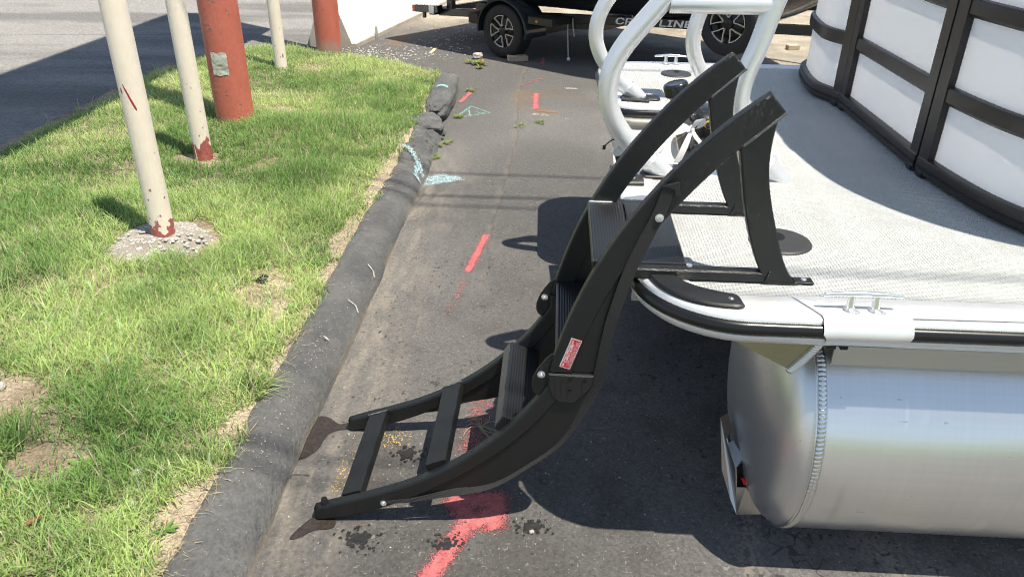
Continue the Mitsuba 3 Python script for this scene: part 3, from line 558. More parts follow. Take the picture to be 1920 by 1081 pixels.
scatter_bits('gravel', 'stone_mat', 260, -2.5, -1.2, 7.85, 8.65, .004, .013, 3, 'loose pale gravel on the asphalt beyond the grass tip', 'gravel', sub=1)
scatter_bits('gravel', 'stone_mat', 160, -1.7, -.7, 8.2, 10.0, .004, .014, 4, 'scattered pale pebbles in the shade behind the trailer wheel', 'gravel')
pbr('seed_mat', (.50, .35, .12), .7)
scatter_bits('seeds', 'seed_mat', 80, -.56, -.44, 2.0, 2.12, .0018, .0034, 5, 'yellow seed husks behind the lowest rung', 'seeds')
scatter_bits('seeds', 'seed_mat', 80, -.66, -.60, 1.74, 1.96, .0016, .003, 6, 'yellow seed husks left of the lowest rung', 'seeds')
scatter_bits('grit', 'stone_mat', 240, -1.0, .3, 1.45, 2.6, .0012, .0032, 8, 'fine pale grit on the lot around the ladder foot', 'grit')
scatter_bits('grit', 'stone_mat', 170, -.93, -.83, 1.4, 3.0, .0012, .003, 9, 'pale grit specks on the black kerb', 'grit', zf=lambda a, b: float(kz(a, b)) - .008)
def block(cx, cy, lx, ly, lz, rot, z=0.0):
    m = box(-lx / 2, lx / 2, -ly / 2, ly / 2, 0, lz, .004); c, s = math.cos(rot), math.sin(rot); v = m.vertices
    m.vertices = np.c_[v[:, 0] * c - v[:, 1] * s + cx, v[:, 0] * s + v[:, 1] * c + cy, v[:, 2] + z]; return m
add('wood_block', block(-.39, 8.06, .20, .10, .05, .25), 'wood_mat', label='pale wooden block wedged before the trailer wheel', cat='wood block')
add('wood_block', block(2.60, 8.95, .13, .08, .05, .2), 'wood_mat', label='small brown wood offcut lying on the sunny dirt beyond the deck', cat='wood block')
add('stone', chunk(-.80, 8.10, .10, .07, .06, .3, 4), 'stone_mat', smooth=True, label='small pale stone at the left foot of the trailer wheel', cat='stone')
for sx, sy, s, lab in ((-1.19, 1.71, .017, 'single white pebble in the grass near the bottom left'), (-1.19, 2.84, .012, 'white pebble on the bare soil patch'), (-1.84, 2.05, .02, 'pale stone in the bare patch at the left edge'), (-.02, 1.66, .007, 'white pebble on the lot near the tube bracket, right of the arrow')):
    zz = float(gz(np.array([sx]), np.array([sy]))[0]) if sx < -1 else 0
    add('pebble', chunk(sx, sy, s * 2, s * 1.6, s * 1.3, .4, 2, zz), 'stone_mat', smooth=True, label=lab, cat='pebble')
sv = np.array([(-.03, -.012, 0), (-.006, -.02, .008), (.02, -.015, .002), (.03, .012, .014), (.006, .02, .02), (-.02, .016, .006), (0, 0, .012)])
add('plastic_scrap', mesh(sv + [-1.255, 2.955, .105], [(0, 1, 6), (1, 2, 6), (2, 3, 6), (3, 4, 6), (4, 5, 6), (5, 0, 6)]), 'black_plastic', smooth=False, label='torn black plastic scrap on the bare soil', cat='scrap')
lf = join(leaf_parts(-1.39, 1.46, 1, .085, np.random.default_rng(3), .5, .125, (.30, .13, .05)))[0]
add('dead_leaf', lf, 'leaf_brown', smooth=False, label='curled brown dead leaf in the grass at the lower left', cat='leaf')
dw = []
rg = np.random.default_rng(9)
for i in range(16):
    a = rg.uniform(0, 6.28); l = rg.uniform(.03, .075); dw.append(tube(sp([(-.215, 2.13, .004), (-.215 + .5 * l * math.cos(a), 2.13 + .5 * l * math.sin(a), rg.uniform(.01, .03)), (-.215 + l * math.cos(a + .4), 2.13 + l * math.sin(a + .4), .004)], 6), .0013, 5))
pbr('twig_mat', (.36, .30, .19), .8)
add('dried_weed', dw, 'twig_mat', label='dried tangle of weed roots under the third rung', cat='dried weed')
for (pts, lab) in (([(-.845, 2.85), (-.815, 2.84), (-.80, 2.815)], 'white paint fleck on the kerb, topmost of the three near ones'), ([(-.865, 2.54), (-.845, 2.53)], 'white paint fleck on the kerb, lowest of the three'), ([(-.84, 3.2), (-.81, 3.17), (-.80, 3.14)], 'white paint scuff on the kerb beside the straw strip')):
    add_mark('paint_fleck', lambda X, Y: seg_d(X, Y, pts, .0035), pts[0][0] - .03, pts[-1][0] + .03, pts[-1][1] - .03, pts[0][1] + .03, .002, 0, 3, lambda a, b: kz(a, b) + .004, mat='fleck_white', label=lab, cat='paint mark')
kb = [(-.97, 4.86), (-.92, 4.80), (-.87, 4.70), (-.83, 4.60), (-.80, 4.50)]
add_mark('paint_mark', lambda X, Y: np.max([seg_d(X, Y, kb, .02), seg_d(X, Y, [(-.85, 4.65), (-.82, 4.42), (-.80, 4.40)], .014)], 0), -1.0, -.78, 4.36, 4.92, .005, 0, 3, lambda a, b: kz(a, b) + .012, .5, mat='blue_paint', label='pale blue paint streak running over the black kerb', cat='paint mark')
cs = [(math.cos(a) * .108, 0, math.sin(a) * .088) for a in np.linspace(.25, 2.9, 16)]
sv = np.array([[(-.915 + c[0], 6.30 + .012 * math.sin(i) + s * .03, .072 + c[2]) for s in (-1, 1)] for i, c in enumerate(cs)]).reshape(-1, 3)
add('paint_mark', quads(sv, [(2 * i, 2 * i + 1, 2 * i + 3, 2 * i + 2) for i in range(15)]), 'teal_paint', smooth=True, label='teal paint stripe across the broken-off kerb piece', cat='paint mark')
# ------------------------------------------------------------------ pontoon boat
boat = thing('pontoon_boat', 'silver pontoon boat with grey woven deck, white black-framed fence panels and aluminium tube', 'boat')
DZ = .84
def arc(cx, cy, rr, a0, a1, n=12):
    a = np.radians(np.linspace(a0, a1, n)); return [(cx + rr * math.cos(t), cy + rr * math.sin(t)) for t in a]
# deck outline, clockwise seen from above from the near right: rim outwards is to the left of the way -> go the other way round
def dense(pts, step=.05):
    out = [pts[0]]
    for a, b in zip(pts[:-1], pts[1:]):
        n = max(1, int(math.hypot(b[0] - a[0], b[1] - a[1]) / step))
        out += [(a[0] + (b[0] - a[0]) * k / n, a[1] + (b[1] - a[1]) * k / n) for k in range(1, n + 1)]
    return out
NEAR = dense([(6.5, 1.5)] + arc(.46, 1.75, .25, 270, 180, 20) + arc(.36, 2.33, .15, 180, 90, 10) + [(.62, 2.48)])
FARP = dense([(.62, 3.22)] + arc(.36, 3.36, .14, 270, 180, 10) + arc(.41, 3.92, .20, 180, 90, 14) + [(6.5, 4.12)])
LOOP = NEAR + [(.62, 3.22)][:0] + FARP
deckpoly = Polygon(LOOP).buffer(-.012)
def flat(poly, z0, z1, b=.002):
    return prism(np.array(poly.exterior.coords)[:-1], z0, z1, b, 'xy')
add('deck_board', flat(deckpoly.buffer(-.03), .79, .832), 'alu_dull', boat, smooth=False)
matpoly = Polygon(LOOP).buffer(-.096)
v, f = trimesh.creation.triangulate_polygon(matpoly, engine='earcut')
add('deck_mat', mesh(np.c_[v, np.full(len(v), DZ)], f), 'mat_weave', boat, smooth=False, label='light grey woven vinyl deck mat')
# walking the outline from the near right leaves the outside on the left: mirror the profile
def rim(path, prof): return sweep(path, [(-o, z) for o, z in prof])
RIM_TOP = [(-.10, .836), (-.10, .843), (-.045, .8445), (-.018, .8445), (-.008, .842), (-.002, .837), (-.001, .830)]
RIM_MID = [(-.003, .8305), (.004, .829), (.010, .824), (.013, .816), (.012, .807), (.007, .801), (-.003, .799)]
RIM_LOW = [(-.002, .7985), (.003, .796), (.004, .790), (-.001, .781), (-.012, .771), (-.022, .766), (-.05, .765)]
pbr('alu_rim', (.84, .845, .84), .34, .5)
for nm, path in (('near', NEAR), ('far', FARP)):
    add('rub_rail', rim(path, RIM_TOP), 'alu_rim', boat, smooth=50)
    k = add('rub_rail_lip', rim(path, RIM_LOW), 'alu_rim', boat, smooth=50)
    add('rubber_insert', rim(path, RIM_MID), 'black_rubber', boat, smooth=50, label='glossy black rubber bumper strip')
# sleeve over the rub rail at the cleat
SL = [(-.10, .8465), (-.012, .8478), (-.002, .845), (.006, .836), (.013, .826), (.017, .815), (.016, .803), (.009, .792), (.0, .782), (-.012, .770), (-.03, .763)]
sv = []
for o, z in SL:
    k = (z - .765) / .08; x0, x1 = .607 + (.016 * (1 - k) if z < .81 else 0) - .045 * max(0, -o - .01) / .09, .80 - .035 * max(0, .81 - z) / .045
    if o < -.012: x1 += 5.6
    sv.append([(x, 1.5 - o, z) for x in np.linspace(x0, x1, 6)])
sv = np.array(sv).reshape(-1, 3)
add('rail_sleeve', quads(sv, grid_faces(len(SL), 6)[:, ::-1]), 'alu_rim', boat, smooth=50, label='silver sleeve over the rub rail under the cleat')
# corner plates
def screw(at, rr=.007, nrm='z', par=None):
    pr = [(rr, 0), (rr * .95, rr * .3), (rr * .6, rr * .55), (rr * .32, rr * .6), (rr * .25, rr * .3), (.0001, rr * .3)]
    m = lathe(pr, 14); v = m.vertices.copy()
    if nrm == 'y-': v = np.c_[v[:, 0], -v[:, 2], v[:, 1]]
    m.vertices = v + np.asarray(at); m.fix_normals(); return m
cp = prism(sp([(.232, 1.74), (.236, 1.70), (.252, 1.635), (.285, 1.585), (.335, 1.548), (.385, 1.532), (.43, 1.528)], 20).tolist() + [(.442, 1.535), (.438, 1.575), (.43, 1.585)] + sp([(.42, 1.588), (.36, 1.612), (.315, 1.65), (.295, 1.70), (.29, 1.74)], 14).tolist(), .844, .856, .004, 'xy')
c = add('corner_plate', cp, 'black_plastic', boat, smooth=40, label='black plastic cover plate on the near stern corner'); add('screw', screw((.415, 1.558, .856)), 'screw_mat', c, smooth=40)
for poly, s in (([(.222, 2.285), (.288, 2.29), (.29, 2.345), (.275, 2.365), (.24, 2.362), (.225, 2.34)], (.257, 2.325)), ([(.35, 2.435), (.425, 2.432), (.42, 2.475), (.355, 2.478)], (.39, 2.452)), ([(.285, 3.30), (.40, 3.28), (.405, 3.335), (.29, 3.37)], (.38, 3.315)), ([(.545, 2.43), (.62, 2.43), (.62, 2.475), (.545, 2.478)], (.585, 2.452))):
    c = add('corner_plate', prism(poly, .844, .857, .004, 'xy'), 'black_plastic', boat, smooth=40); add('screw', screw((*s, .857)), 'screw_mat', c, smooth=40)
def plate3(pts, th):
    p = np.asarray(pts, float); n = np.cross(p[1] - p[0], p[2] - p[0]); n /= np.linalg.norm(n); a, b = p, p + n * th; m = len(p)
    f = [(0, i, i + 1) for i in range(1, m - 1)] + [(m, m + i + 1, m + i) for i in range(1, m - 1)]
    for i in range(m): j = (i + 1) % m; f += [(i, m + i, m + j), (i, m + j, j)]
    q = mesh(np.vstack([a, b]), f); q.fix_normals(); return q
plate3_ = plate3
pbr('alu_panel', (.70, .66, .58), .45, .25)
# walls of the motor well and the stern fascia
def facewall(path, z0, z1, off): return sweep(path, [(off, z1), (off, z0)])
add('well_panel', box(.30, 1.3, 3.255, 3.27, .36, .765), 'alu_panel', boat, smooth=False, label='aluminium side panel of the motor well')
add('well_panel', box(.30, 1.3, 2.43, 2.445, .36, .765), 'alu_panel', boat, smooth=False)
add('transom', box(.66, .69, 2.445, 3.255, .36, .832), 'alu_dull', boat, smooth=False)
add('transom', box(.245, .26, 2.47, 3.23, .38, .585), 'alu_dull', boat, smooth=False)
add('transom_step', box(.26, .66, 2.47, 3.23, .56, .58), 'alu_dull', boat, smooth=False)
add('motor_pod', plate3_([(.245, 3.23, .745), (.64, 3.23, .745), (.64, 2.60, .60), (.245, 2.60, .60)], .01), 'alu_panel', boat, smooth=False, label='sloping aluminium plate in the motor well')
add('step_rail', box(.35, .60, 2.488, 2.508, .80, .852, .004), 'alu_rail', boat, smooth=30)
# woven deck hatches
for hx, hy, hr in ((.612, 1.912, .082), (.585, 3.85, .074)):
    h = add('hatch_cover', lathe([(.001, .008), (hr - .012, .008), (hr - .004, .006), (hr, .001), (hr, -.002)][::-1], 48, at=(hx, hy, DZ)), 'hatch_mat', boat, smooth=40, label='round black deck hatch cover with a finger hole')
    d = [(hx - .006 + .022 * math.cos(a) if math.cos(a) > 0 else hx - .006, hy + .02 + .026 * math.sin(a)) for a in np.linspace(-1.57, 1.57, 12)]
    pbr('hole_black', (.003, .003, .003), .6) if 'hole_black' not in scene else None
    add('finger_hole', prism(d, DZ + .0085, DZ + .0095, .0004, 'xy'), 'hole_black', h, smooth=False)
# mooring cleats
def cleat(x0, x1, y, z):
    c = add('cleat', tube([(x0, y, z + .036), (x0 + .004, y, z + .037), ((x0 * 3 + x1) / 4, y, z + .040), ((x0 + x1) / 2, y, z + .041), ((x0 + 3 * x1) / 4, y, z + .040), (x1 - .004, y, z + .037), (x1, y, z + .036)], [.003, .0045, .006, .0075, .006, .0045, .003], 14), 'chrome', boat, smooth=60, label='chrome mooring cleat')
    for s in (.36, .68):
        fx = x0 + (x1 - x0) * s
        add('foot', tube([(fx, y, z + .002), (fx, y, z + .036)], [.011, .006], 14), 'chrome', c, smooth=50); add('foot_pad', lathe([(.016, 0), (.015, .004), (.009, .007), (.001, .008)], 18, at=(fx, y - .004, z)), 'chrome', c, smooth=50); add('bolt_head', lathe([(.009, 0), (.0085, .004), (.004, .006), (.001, .006)], 14, at=(fx + .010, y - .017, z)), 'chrome', c, smooth=50)
cleat(.612, .785, 1.545, .846); cleat(.50, .66, 4.06, .846)
# pontoon tube
YC, ZC, R = 1.857, .393, .366
add('tube', lathe([(R, .668), (R, 1.4), (R, 2.4), (R, 6.4)], 128, 'x', (0, YC, ZC)), 'alu_tube', boat, smooth=True, label='long brushed aluminium pontoon tube')
rr = np.linspace(1, .0, 22); hp = [(R * q, .664 - .105 * (1 - q ** 2.6) ** .62) for q in rr]; hp[-1] = (.0005, hp[-1][1])
add('tube_end', lathe(hp[::-1], 96, 'x', (0, YC, ZC)), 'alu_head', boat, smooth=True, label='domed aluminium end cap of the near tube')
wb = []
for k in range(200):
    a = k / 200 * 2 * np.pi; cy_, cz_ = YC + (R + .001) * math.cos(a), ZC + (R + .001) * math.sin(a)
    m = ball((0, 0, 0), 1, 1, (.0105, .0045, .0098)); v = m.vertices; tq = (-math.sin(a), math.cos(a)); nq = (math.cos(a), math.sin(a))
    m.vertices = np.c_[v[:, 0] + .668 + .0006 * math.sin(k * 2.3), cy_ + v[:, 2] * tq[0] + v[:, 1] * nq[0], cz_ + v[:, 2] * tq[1] + v[:, 1] * nq[1]]; wb.append(m)
wl = add('weld_bead', wb, 'alu_weld', boat, smooth=True, kind='stuff', label='rippled weld seam round the tube end')
for xx in (.6565, .6795): add('weld_edge', lathe([(R - .002, xx - .003), (R + .0025, xx), (R - .002, xx + .003)], 96, 'x', (0, YC, ZC)), 'alu_weld', boat, smooth=True)
labels.pop(wl) if False else None
add('tube_bracket', box(.69, 6.4, 1.606, 1.612, .655, .768), 'alu_dull', boat, smooth=False, label='long angle bracket between tube and deck')
add('tube_bracket', box(.69, 6.4, 1.612, 2.10, .757, .765), 'alu_dull', boat, smooth=False)
for bx in (.645, .672): add('bracket_tab', box(bx, bx + .017, 1.535, 1.60, .745, .765, .002), 'dark_metal', boat, smooth=False)
pbr('gusset_mat', (.36, .33, .20), .4, .6)
g = add('gusset_plate', prism([(.40, .766), (.640, .766), (.640, .735), (.578, .672)], 1.555, 1.562, .001), 'gusset_mat', boat, smooth=False, label='triangular aluminium gusset under the deck rim')
coil = [];
for k in range(15):
    t = k / 14; coil.append(ball((.578 + .052 * t, 1.550, .677 + .075 * t ** 1.1), .0125 - .002 * t, 1, (1, 1, .75)))
add('weld_coil', coil, 'alu_weld', g, smooth=True, kind='stuff', label='fat ribbed weld on the gusset')
far_tube = add('tube', lathe([(.001, .60), (R * .6, .60), (R, .668), (R, 6.4)][::-1], 64, 'x', (0, 3.76, ZC)), 'alu_tube', boat, smooth=30)
# bracket welded on the tube end
br = add('end_bracket', plate3([(0.524, 1.870, 0.288), (0.531, 1.800, 0.267), (0.534, 1.790, 0.256), (0.551, 1.730, 0.216), (0.576, 1.720, 0.052), (0.559, 1.745, 0.084), (0.534, 1.800, 0.149), (0.526, 1.850, 0.188), (0.525, 1.860, 0.220)], .003), 'alu_bracket', boat, smooth=False, label='folded aluminium bracket welded to the tube end')
add('fold', plate3([(0.524, 1.870, 0.288), (0.546, 1.880, 0.299), (0.550, 1.820, 0.281), (0.531, 1.800, 0.267)], .003), 'alu_bracket', br, smooth=False)
add('fold', plate3([(0.534, 1.790, 0.256), (0.552, 1.800, 0.261), (0.577, 1.760, 0.231), (0.551, 1.730, 0.216)], .003), 'alu_bracket', br, smooth=False)
add('fold', plate3([(0.576, 1.720, 0.052), (0.562, 1.725, 0.152), (0.590, 1.730, 0.149), (0.647, 1.700, 0.079)], .003), 'alu_bracket', br, smooth=False)
add('sensor', plate3([(0.556, 1.735, 0.212), (0.582, 1.760, 0.217), (0.601, 1.755, 0.129), (0.564, 1.730, 0.149)], .003), 'dark_metal', br, smooth=False)
add('sensor', plate3([(0.572, 1.733, 0.181), (0.583, 1.733, 0.176), (0.596, 1.733, 0.151), (0.583, 1.733, 0.156)], .004), 'sticker_red', br, smooth=False)
# fence: one path of posts and panels
FP = dense([(1.21, 3.302)] + [(1.21, 2.57)], .05)
def path_off(p, o):
    p = np.asarray(p, float); d = np.gradient(p, axis=0); d /= np.linalg.norm(d, axis=1, keepdims=True); return p + np.stack([-d[:, 1], d[:, 0]], 1) * o
RAIL = lambda w, z0, z1, b=.010: [(-w / 2, z0 + b), (-w / 2, z1 - b), (-w / 2 + .003, z1 - b * .3), (-w / 2 + b, z1), (w / 2 - b, z1), (w / 2 - .003, z1 - b * .3), (w / 2, z1 - b), (w / 2, z0 + b), (w / 2 - b, z0), (-w / 2 + b, z0), (-w / 2, z0 + b)]
P1 = sp([(1.21, 3.302), (1.21, 2.9), (1.21, 2.510)], 16)
P0 = sp([(1.30, 4.02), (1.215, 3.90), (1.175, 3.75), (1.155, 3.60), (1.160, 3.46), (1.19, 3.38), (1.208, 3.308)], 24); P0 = np.vstack([sp([(3.6, 4.03), (1.8, 4.03), (1.45, 4.03)], 8), P0])
P2 = np.vstack([sp([(1.211, 2.496), (1.218, 2.40), (1.234, 2.265), (1.262, 2.13), (1.31, 2.01), (1.39, 1.88), (1.49, 1.77), (1.64, 1.675), (1.85, 1.615)], 40), [(2.3, 1.585), (3.0, 1.58), (6.2, 1.58)]])
ZR = [(.846, .905), (1.082, 1.137), (1.340, 1.393), (1.84, 1.90)]
for nm, pth in (('far rounded', P0), ('middle', P1), ('near curved', P2)):
    fp = add('fence_panel', sweep(pth, RAIL(.040, *ZR[3])), 'fence_metal', boat, smooth=35, label=f'{nm} fence section with white panes in a black frame')
    for z0, z1 in ZR[:3]:
        add('rail', sweep(pth, RAIL(.040 if z0 > .9 else .052, z0, z1)), 'fence_metal', fp, smooth=35)
        if z0 < .9: add('rail_groove', sweep(pth, [(.0275, z0 + .022), (.0275, z0 + .030)]), 'hole_black', fp, smooth=35)
    for (a, b), (c, d) in zip(ZR[:-1], ZR[1:]):
        add('pane', sweep(pth, [(0, b - .01), (0, c + .01)]), 'fence_sheet', fp, smooth=35, label='glossy white pane')
    # upright stiles at both ends
    for e, o in ((0, 1), (-1, -1)):
        p = pth[e]; d = pth[1] - pth[0] if e == 0 else pth[-2] - pth[-1]; d = d / np.linalg.norm(d); n = np.array([-d[1], d[0]])
        c = p + d * .026; q = [c + d * sx * .029 + n * sy * .023 for sx, sy in ((-1, -1), (1, -1), (1, 1), (-1, 1))]
        add('stile', prism(q, .842, 1.902, .005, 'xy'), 'fence_metal', fp, smooth=False)
        add('foot', prism([p + d * .03 + d * sx * .018 + n * sy * .028 for sx, sy in ((-1, -1), (1, -1), (1, 1), (-1, 1))], .8415, .862, .003, 'xy'), 'fence_metal', fp, smooth=False)
for px, py, pz in ((1.183, 2.412, 1.115), (1.183, 3.39, 1.112)):
    m = screw((0, 0, 0), .005); v = m.vertices; m.vertices = np.c_[-v[:, 2] + px, v[:, 0] + py, v[:, 1] + pz]; m.fix_normals(); add('fence_screw', m, 'dark_metal', boat, smooth=40)
# tow frame: bent tubes
def bow(y, cross, nm):
    L = sp([(.368, y, .835), (.327, y, .870), (.205, y, .993), (.165, y, 1.085), (.165, y, 1.15), (.19, y, 1.222), (.245, y, 1.300), (.307, y, 1.376), (.39, y, 1.475)], 50)
    Rr = sp([(.745, y, .835), (.700, y, .868), (.600, y, .985), (.567, y, 1.075), (.568, y, 1.145), (.598, y, 1.255), (.622, y, 1.36), (.66, y, 1.475)], 44)
    tf = add('tow_frame', tube(L, .0305, 22), 'bow_tube', boat, smooth=True, label=f'{nm} bent silver tow frame of round tube')
    add('rear_leg', tube(Rr, .0305, 22), 'bow_tube', tf, smooth=True)
    add('crossbar', tube([(.325, y, cross), (.46, y, cross), (.612, y, cross)], .0285, 22), 'bow_tube', tf, smooth=True)
    add('top_bar', tube([(.39, y, 1.475), (.66, y, 1.475)], .0305, 22), 'bow_tube', tf, smooth=True)
    for x, xr in ((.368, (.335, .840)), (.745, (.712, .842))):
        a = V(x, y, .836); b = V(x - .055, y, .893) if x < .5 else V(x - .06, y, .895)
        add('sleeve', tube([a, b], .0345, 22), 'bow_tube', tf, smooth=40)
        if x < .5: add('base_plate', prism([(x - .07, y - .04), (x + .07, y - .04), (x + .085, y - .02), (x + .085, y + .02), (x + .07, y + .04), (x - .07, y + .04), (x - .085, y), ], .841, .852, .003, 'xy'), 'black_plastic' if x < .5 else 'alu_rail', tf, smooth=False)
bow(2.40, 1.368, 'nearer'); bow(3.36, 1.368, 'farther')
# things in the motor well
mo = thing('outboard_motor', 'black outboard motor tucked in the well between the two stern platforms', 'motor')
cw = trimesh.creation.icosphere(3, 1.0); vv = cw.vertices; vv = np.sign(vv) * np.abs(vv) ** .7; cw.vertices = vv * [.055, .115, .075] + [.585, 3.05, .83]
add('cowling', cw, 'gloss_black', mo, smooth=True, label='rounded glossy black cowling')
add('emblem', lathe([(.012, -.0015), (.018, 0), (.018, .002), (.012, .003)], 20, 'y', (.59, 2.937, .855)), 'yellow_emblem', mo, smooth=30, label='yellow ring emblem') if pbr('yellow_emblem', (.65, .42, .03), .4) else None
add_each('clamp', ([box(.44, .60, 2.60, 2.72, .63, .76, .01), tube([(.47, 2.62, .76), (.50, 2.66, .83)], .028, 12), ball((.53, 2.70, .80), .045, 2), tube([(.42, 2.56, .72), (.45, 2.60, .80), (.52, 2.62, .80)], .012, 8)]), 'dark_metal', mo, smooth=30)
add('bolt', cat_([ball((.50, 2.585, .775), .013, 2), ball((.545, 2.60, .79), .014, 2), ball((.46, 2.59, .765), .016, 2)]), 'chrome', mo, smooth=True, kind='stuff')
add('hose', tube(sp([(.56, 2.58, .68), (.60, 2.60, .76), (.58, 2.72, .83), (.50, 2.80, .80)], 20), .011, 10), 'black_rubber', mo, smooth=True)
sw = thing('tilt_post', 'dark metal post with a round black cap and white ribbon, leaning in the motor well', 'post')
A, B = V(.505, 2.74, .74), V(.425, 2.74, 1.03)
ax = (B - A) / np.linalg.norm(B - A); e2 = V(0, 1, 0); e1 = np.cross(e2, ax)
add('shaft', tube([A, A + ax * .1, B], [.030, .030, .026], 24), 'steel_post', sw, smooth=True)
kn = lathe([(.001, -.018), (.034, -.018), (.040, -.014), (.0425, -.006), (.0425, .022), (.040, .028), (.034, .031), (.030, .028), (.001, .028)][::-1], 40)
kr = np.hypot(kn.vertices[:, 0], kn.vertices[:, 1]); ka = np.arctan2(kn.vertices[:, 1], kn.vertices[:, 0]); kn.vertices[:, :2] *= np.where(kr > .042, 1 + .02 * np.sign(np.sin(ka * 20)), 1)[:, None]
add('cap', xf(kn, e1, e2, ax, B), 'gloss_black', sw, smooth=40, label='round glossy black cap')
def ribbon(pts, w, wd):
    p = sp([K + (np.asarray(q) - K) * 1.2 for q in pts], 18); w = np.asarray(w) * 1.25; w = np.interp(np.linspace(0, 1, 18), np.linspace(0, 1, len(w)), w); wd = np.asarray(wd, float); wd /= np.linalg.norm(wd)
    return quads(np.concatenate([p - wd * w[:, None] / 2, p + wd * w[:, None] / 2]), [(i, i + 1, i + 19, i + 18) for i in range(17)])
K = V(.487, 2.705, .905)
rb = thing('ribbon', 'white ribbon tied in a loose bow round the leaning post', 'ribbon')
add('knot', ball(K, .013, 2, (.8, .8, 1.3)), 'ribbon_mat', rb, smooth=True)
add('loop', ribbon([K, K + V(-.03, -.02, .012), K + V(-.065, -.02, .015), K + V(-.06, -.005, -.005), K + V(-.02, 0, -.004)], [.012, .022, .026, .02, .012], (0.1, .2, 1)), 'ribbon_mat', rb, smooth=True)
add('loop', ribbon([K, K + V(.008, -.01, .02), K + V(.02, -.01, .035), K + V(.024, 0, .01), K], [.01, .02, .024, .02, .01], (1, .2, .2)), 'ribbon_mat', rb, smooth=True)
add('tail', ribbon([K, K + V(-.015, -.02, -.035), K + V(-.035, -.03, -.085), K + V(-.065, -.03, -.13)], [.012, .022, .024, .004], (1, 0, .35)), 'ribbon_mat', rb, smooth=True)
add('tail', ribbon([K, K + V(.015, -.02, -.02), K + V(.035, -.03, -.045), K + V(.036, -.03, -.085)], [.01, .012, .013, .012], (1, 0, .3)), 'ribbon_mat', rb, smooth=True)
add('tail', ribbon([K, K + V(-.03, -.02, -.015), K + V(-.07, -.03, -.04), K + V(-.10, -.03, -.085), K + V(-.105, -.03, -.125)], [.01, .016, .018, .018, .008], (.7, 0, .6)), 'ribbon_mat', rb, smooth=True)
# folding bracket with a zip tie at the stern edge
fb = add('stern_bracket', plate3([(.172, 2.44, 1.0), (.205, 2.44, 1.0), (.262, 2.44, .80), (.226, 2.44, .80)], .004), 'alu_rail', boat, smooth=False, label='folded silver ladder bracket with a black zip tie at the stern edge')
add_each('arm', ([tube([(.182, 2.43, .99), (.238, 2.43, .80)], .006, 10), tube([(.205, 2.47, .97), (.255, 2.47, .80)], .010, 12)]), 'alu_rail', fb, smooth=40)
add('knob', ball((.213, 2.435, .905), .019, 2), 'clear_plastic', fb, smooth=True)
add('pin', tube([(.214, 2.425, .895), (.224, 2.425, .845)], .011, 12), 'dark_metal', fb, smooth=30)
add('zip_tie', tube(sp([(.165, 2.42, .925), (.18, 2.41, .945), (.205, 2.42, .955), (.222, 2.44, .945)], 12), .0022, 6), 'black_plastic', fb, smooth=True)
add('zip_tie', box(.160, .170, 2.415, 2.425, .916, .93, .002), 'black_plastic', fb, smooth=False)

# ------------------------------------------------------------------ boarding ladder
lad = thing('boarding_ladder', 'black folding boarding ladder with curved rails, let down from the deck to the asphalt', 'ladder')
UP_E = fit([(.460, 1.292), (.36, 1.204), (.272, 1.117), (.223, 1.044), (.188, .993), (.156, .942), (.126, .888), (.102, .842), (.082, .794), (.062, .740), (.038, .656), (.021, .605), (.010, .560)], 40)
LOW_E = fit([(.497, 1.252), (.42, 1.180), (.384, 1.140), (.357, 1.110), (.32, 1.070), (.276, 1.012), (.216, .920), (.193, .881), (.171, .839), (.149, .794), (.120, .735), (.099, .661), (.082, .600), (.072, .560)], 40)
HAND = np.vstack([UP_E, LOW_E[::-1]])
CREASE = sp([(.166, .832), (.149, .794), (.120, .735), (.099, .661), (.082, .600), (.072, .560)], 14)
WING = np.vstack([CREASE - [.004, 0], [(.128, .560), (.139, .61)], sp([(.147, .65), (.170, .74), (.199, .845)], 6), [(.185, .850)]])
LT = fit([(-.663, .043), (-.59, .070), (-.515, .100), (-.373, .158), (-.28, .212), (-.199, .274), (-.126, .340), (-.072, .400), (-.027, .460), (.006, .515), (.022, .548)], 40)
LB = fit([(-.660, .001), (-.592, .013), (-.471, .056), (-.35, .117), (-.237, .187), (-.2, .214), (-.126, .278), (-.05, .355), (-.001, .416), (.04, .478), (.058, .515)], 40)
LOWER = np.vstack([LT, LB[::-1]])
LOUT = sp([(-.405, .086), (-.33, .104), (-.262, .135), (-.149, .166), (-.039, .245), (.045, .328), (.100, .440), (.118, .520)], 26)
i0 = int(np.argmin(np.abs(LB[:, 0] + .41)))
LWING = np.vstack([LB[i0:] + [0, .003], LOUT[::-1]])
SUPR = fit([(.484, 1.252), (.478, 1.160), (.487, 1.091), (.512, 1.006), (.542, .923), (.591, .842)], 24); SUPL = fit([(.410, 1.172), (.424, 1.105), (.441, 1.032), (.464, .957), (.501, .872), (.519, .842)], 24)
SUP = np.vstack([SUPR, SUPL[::-1]])
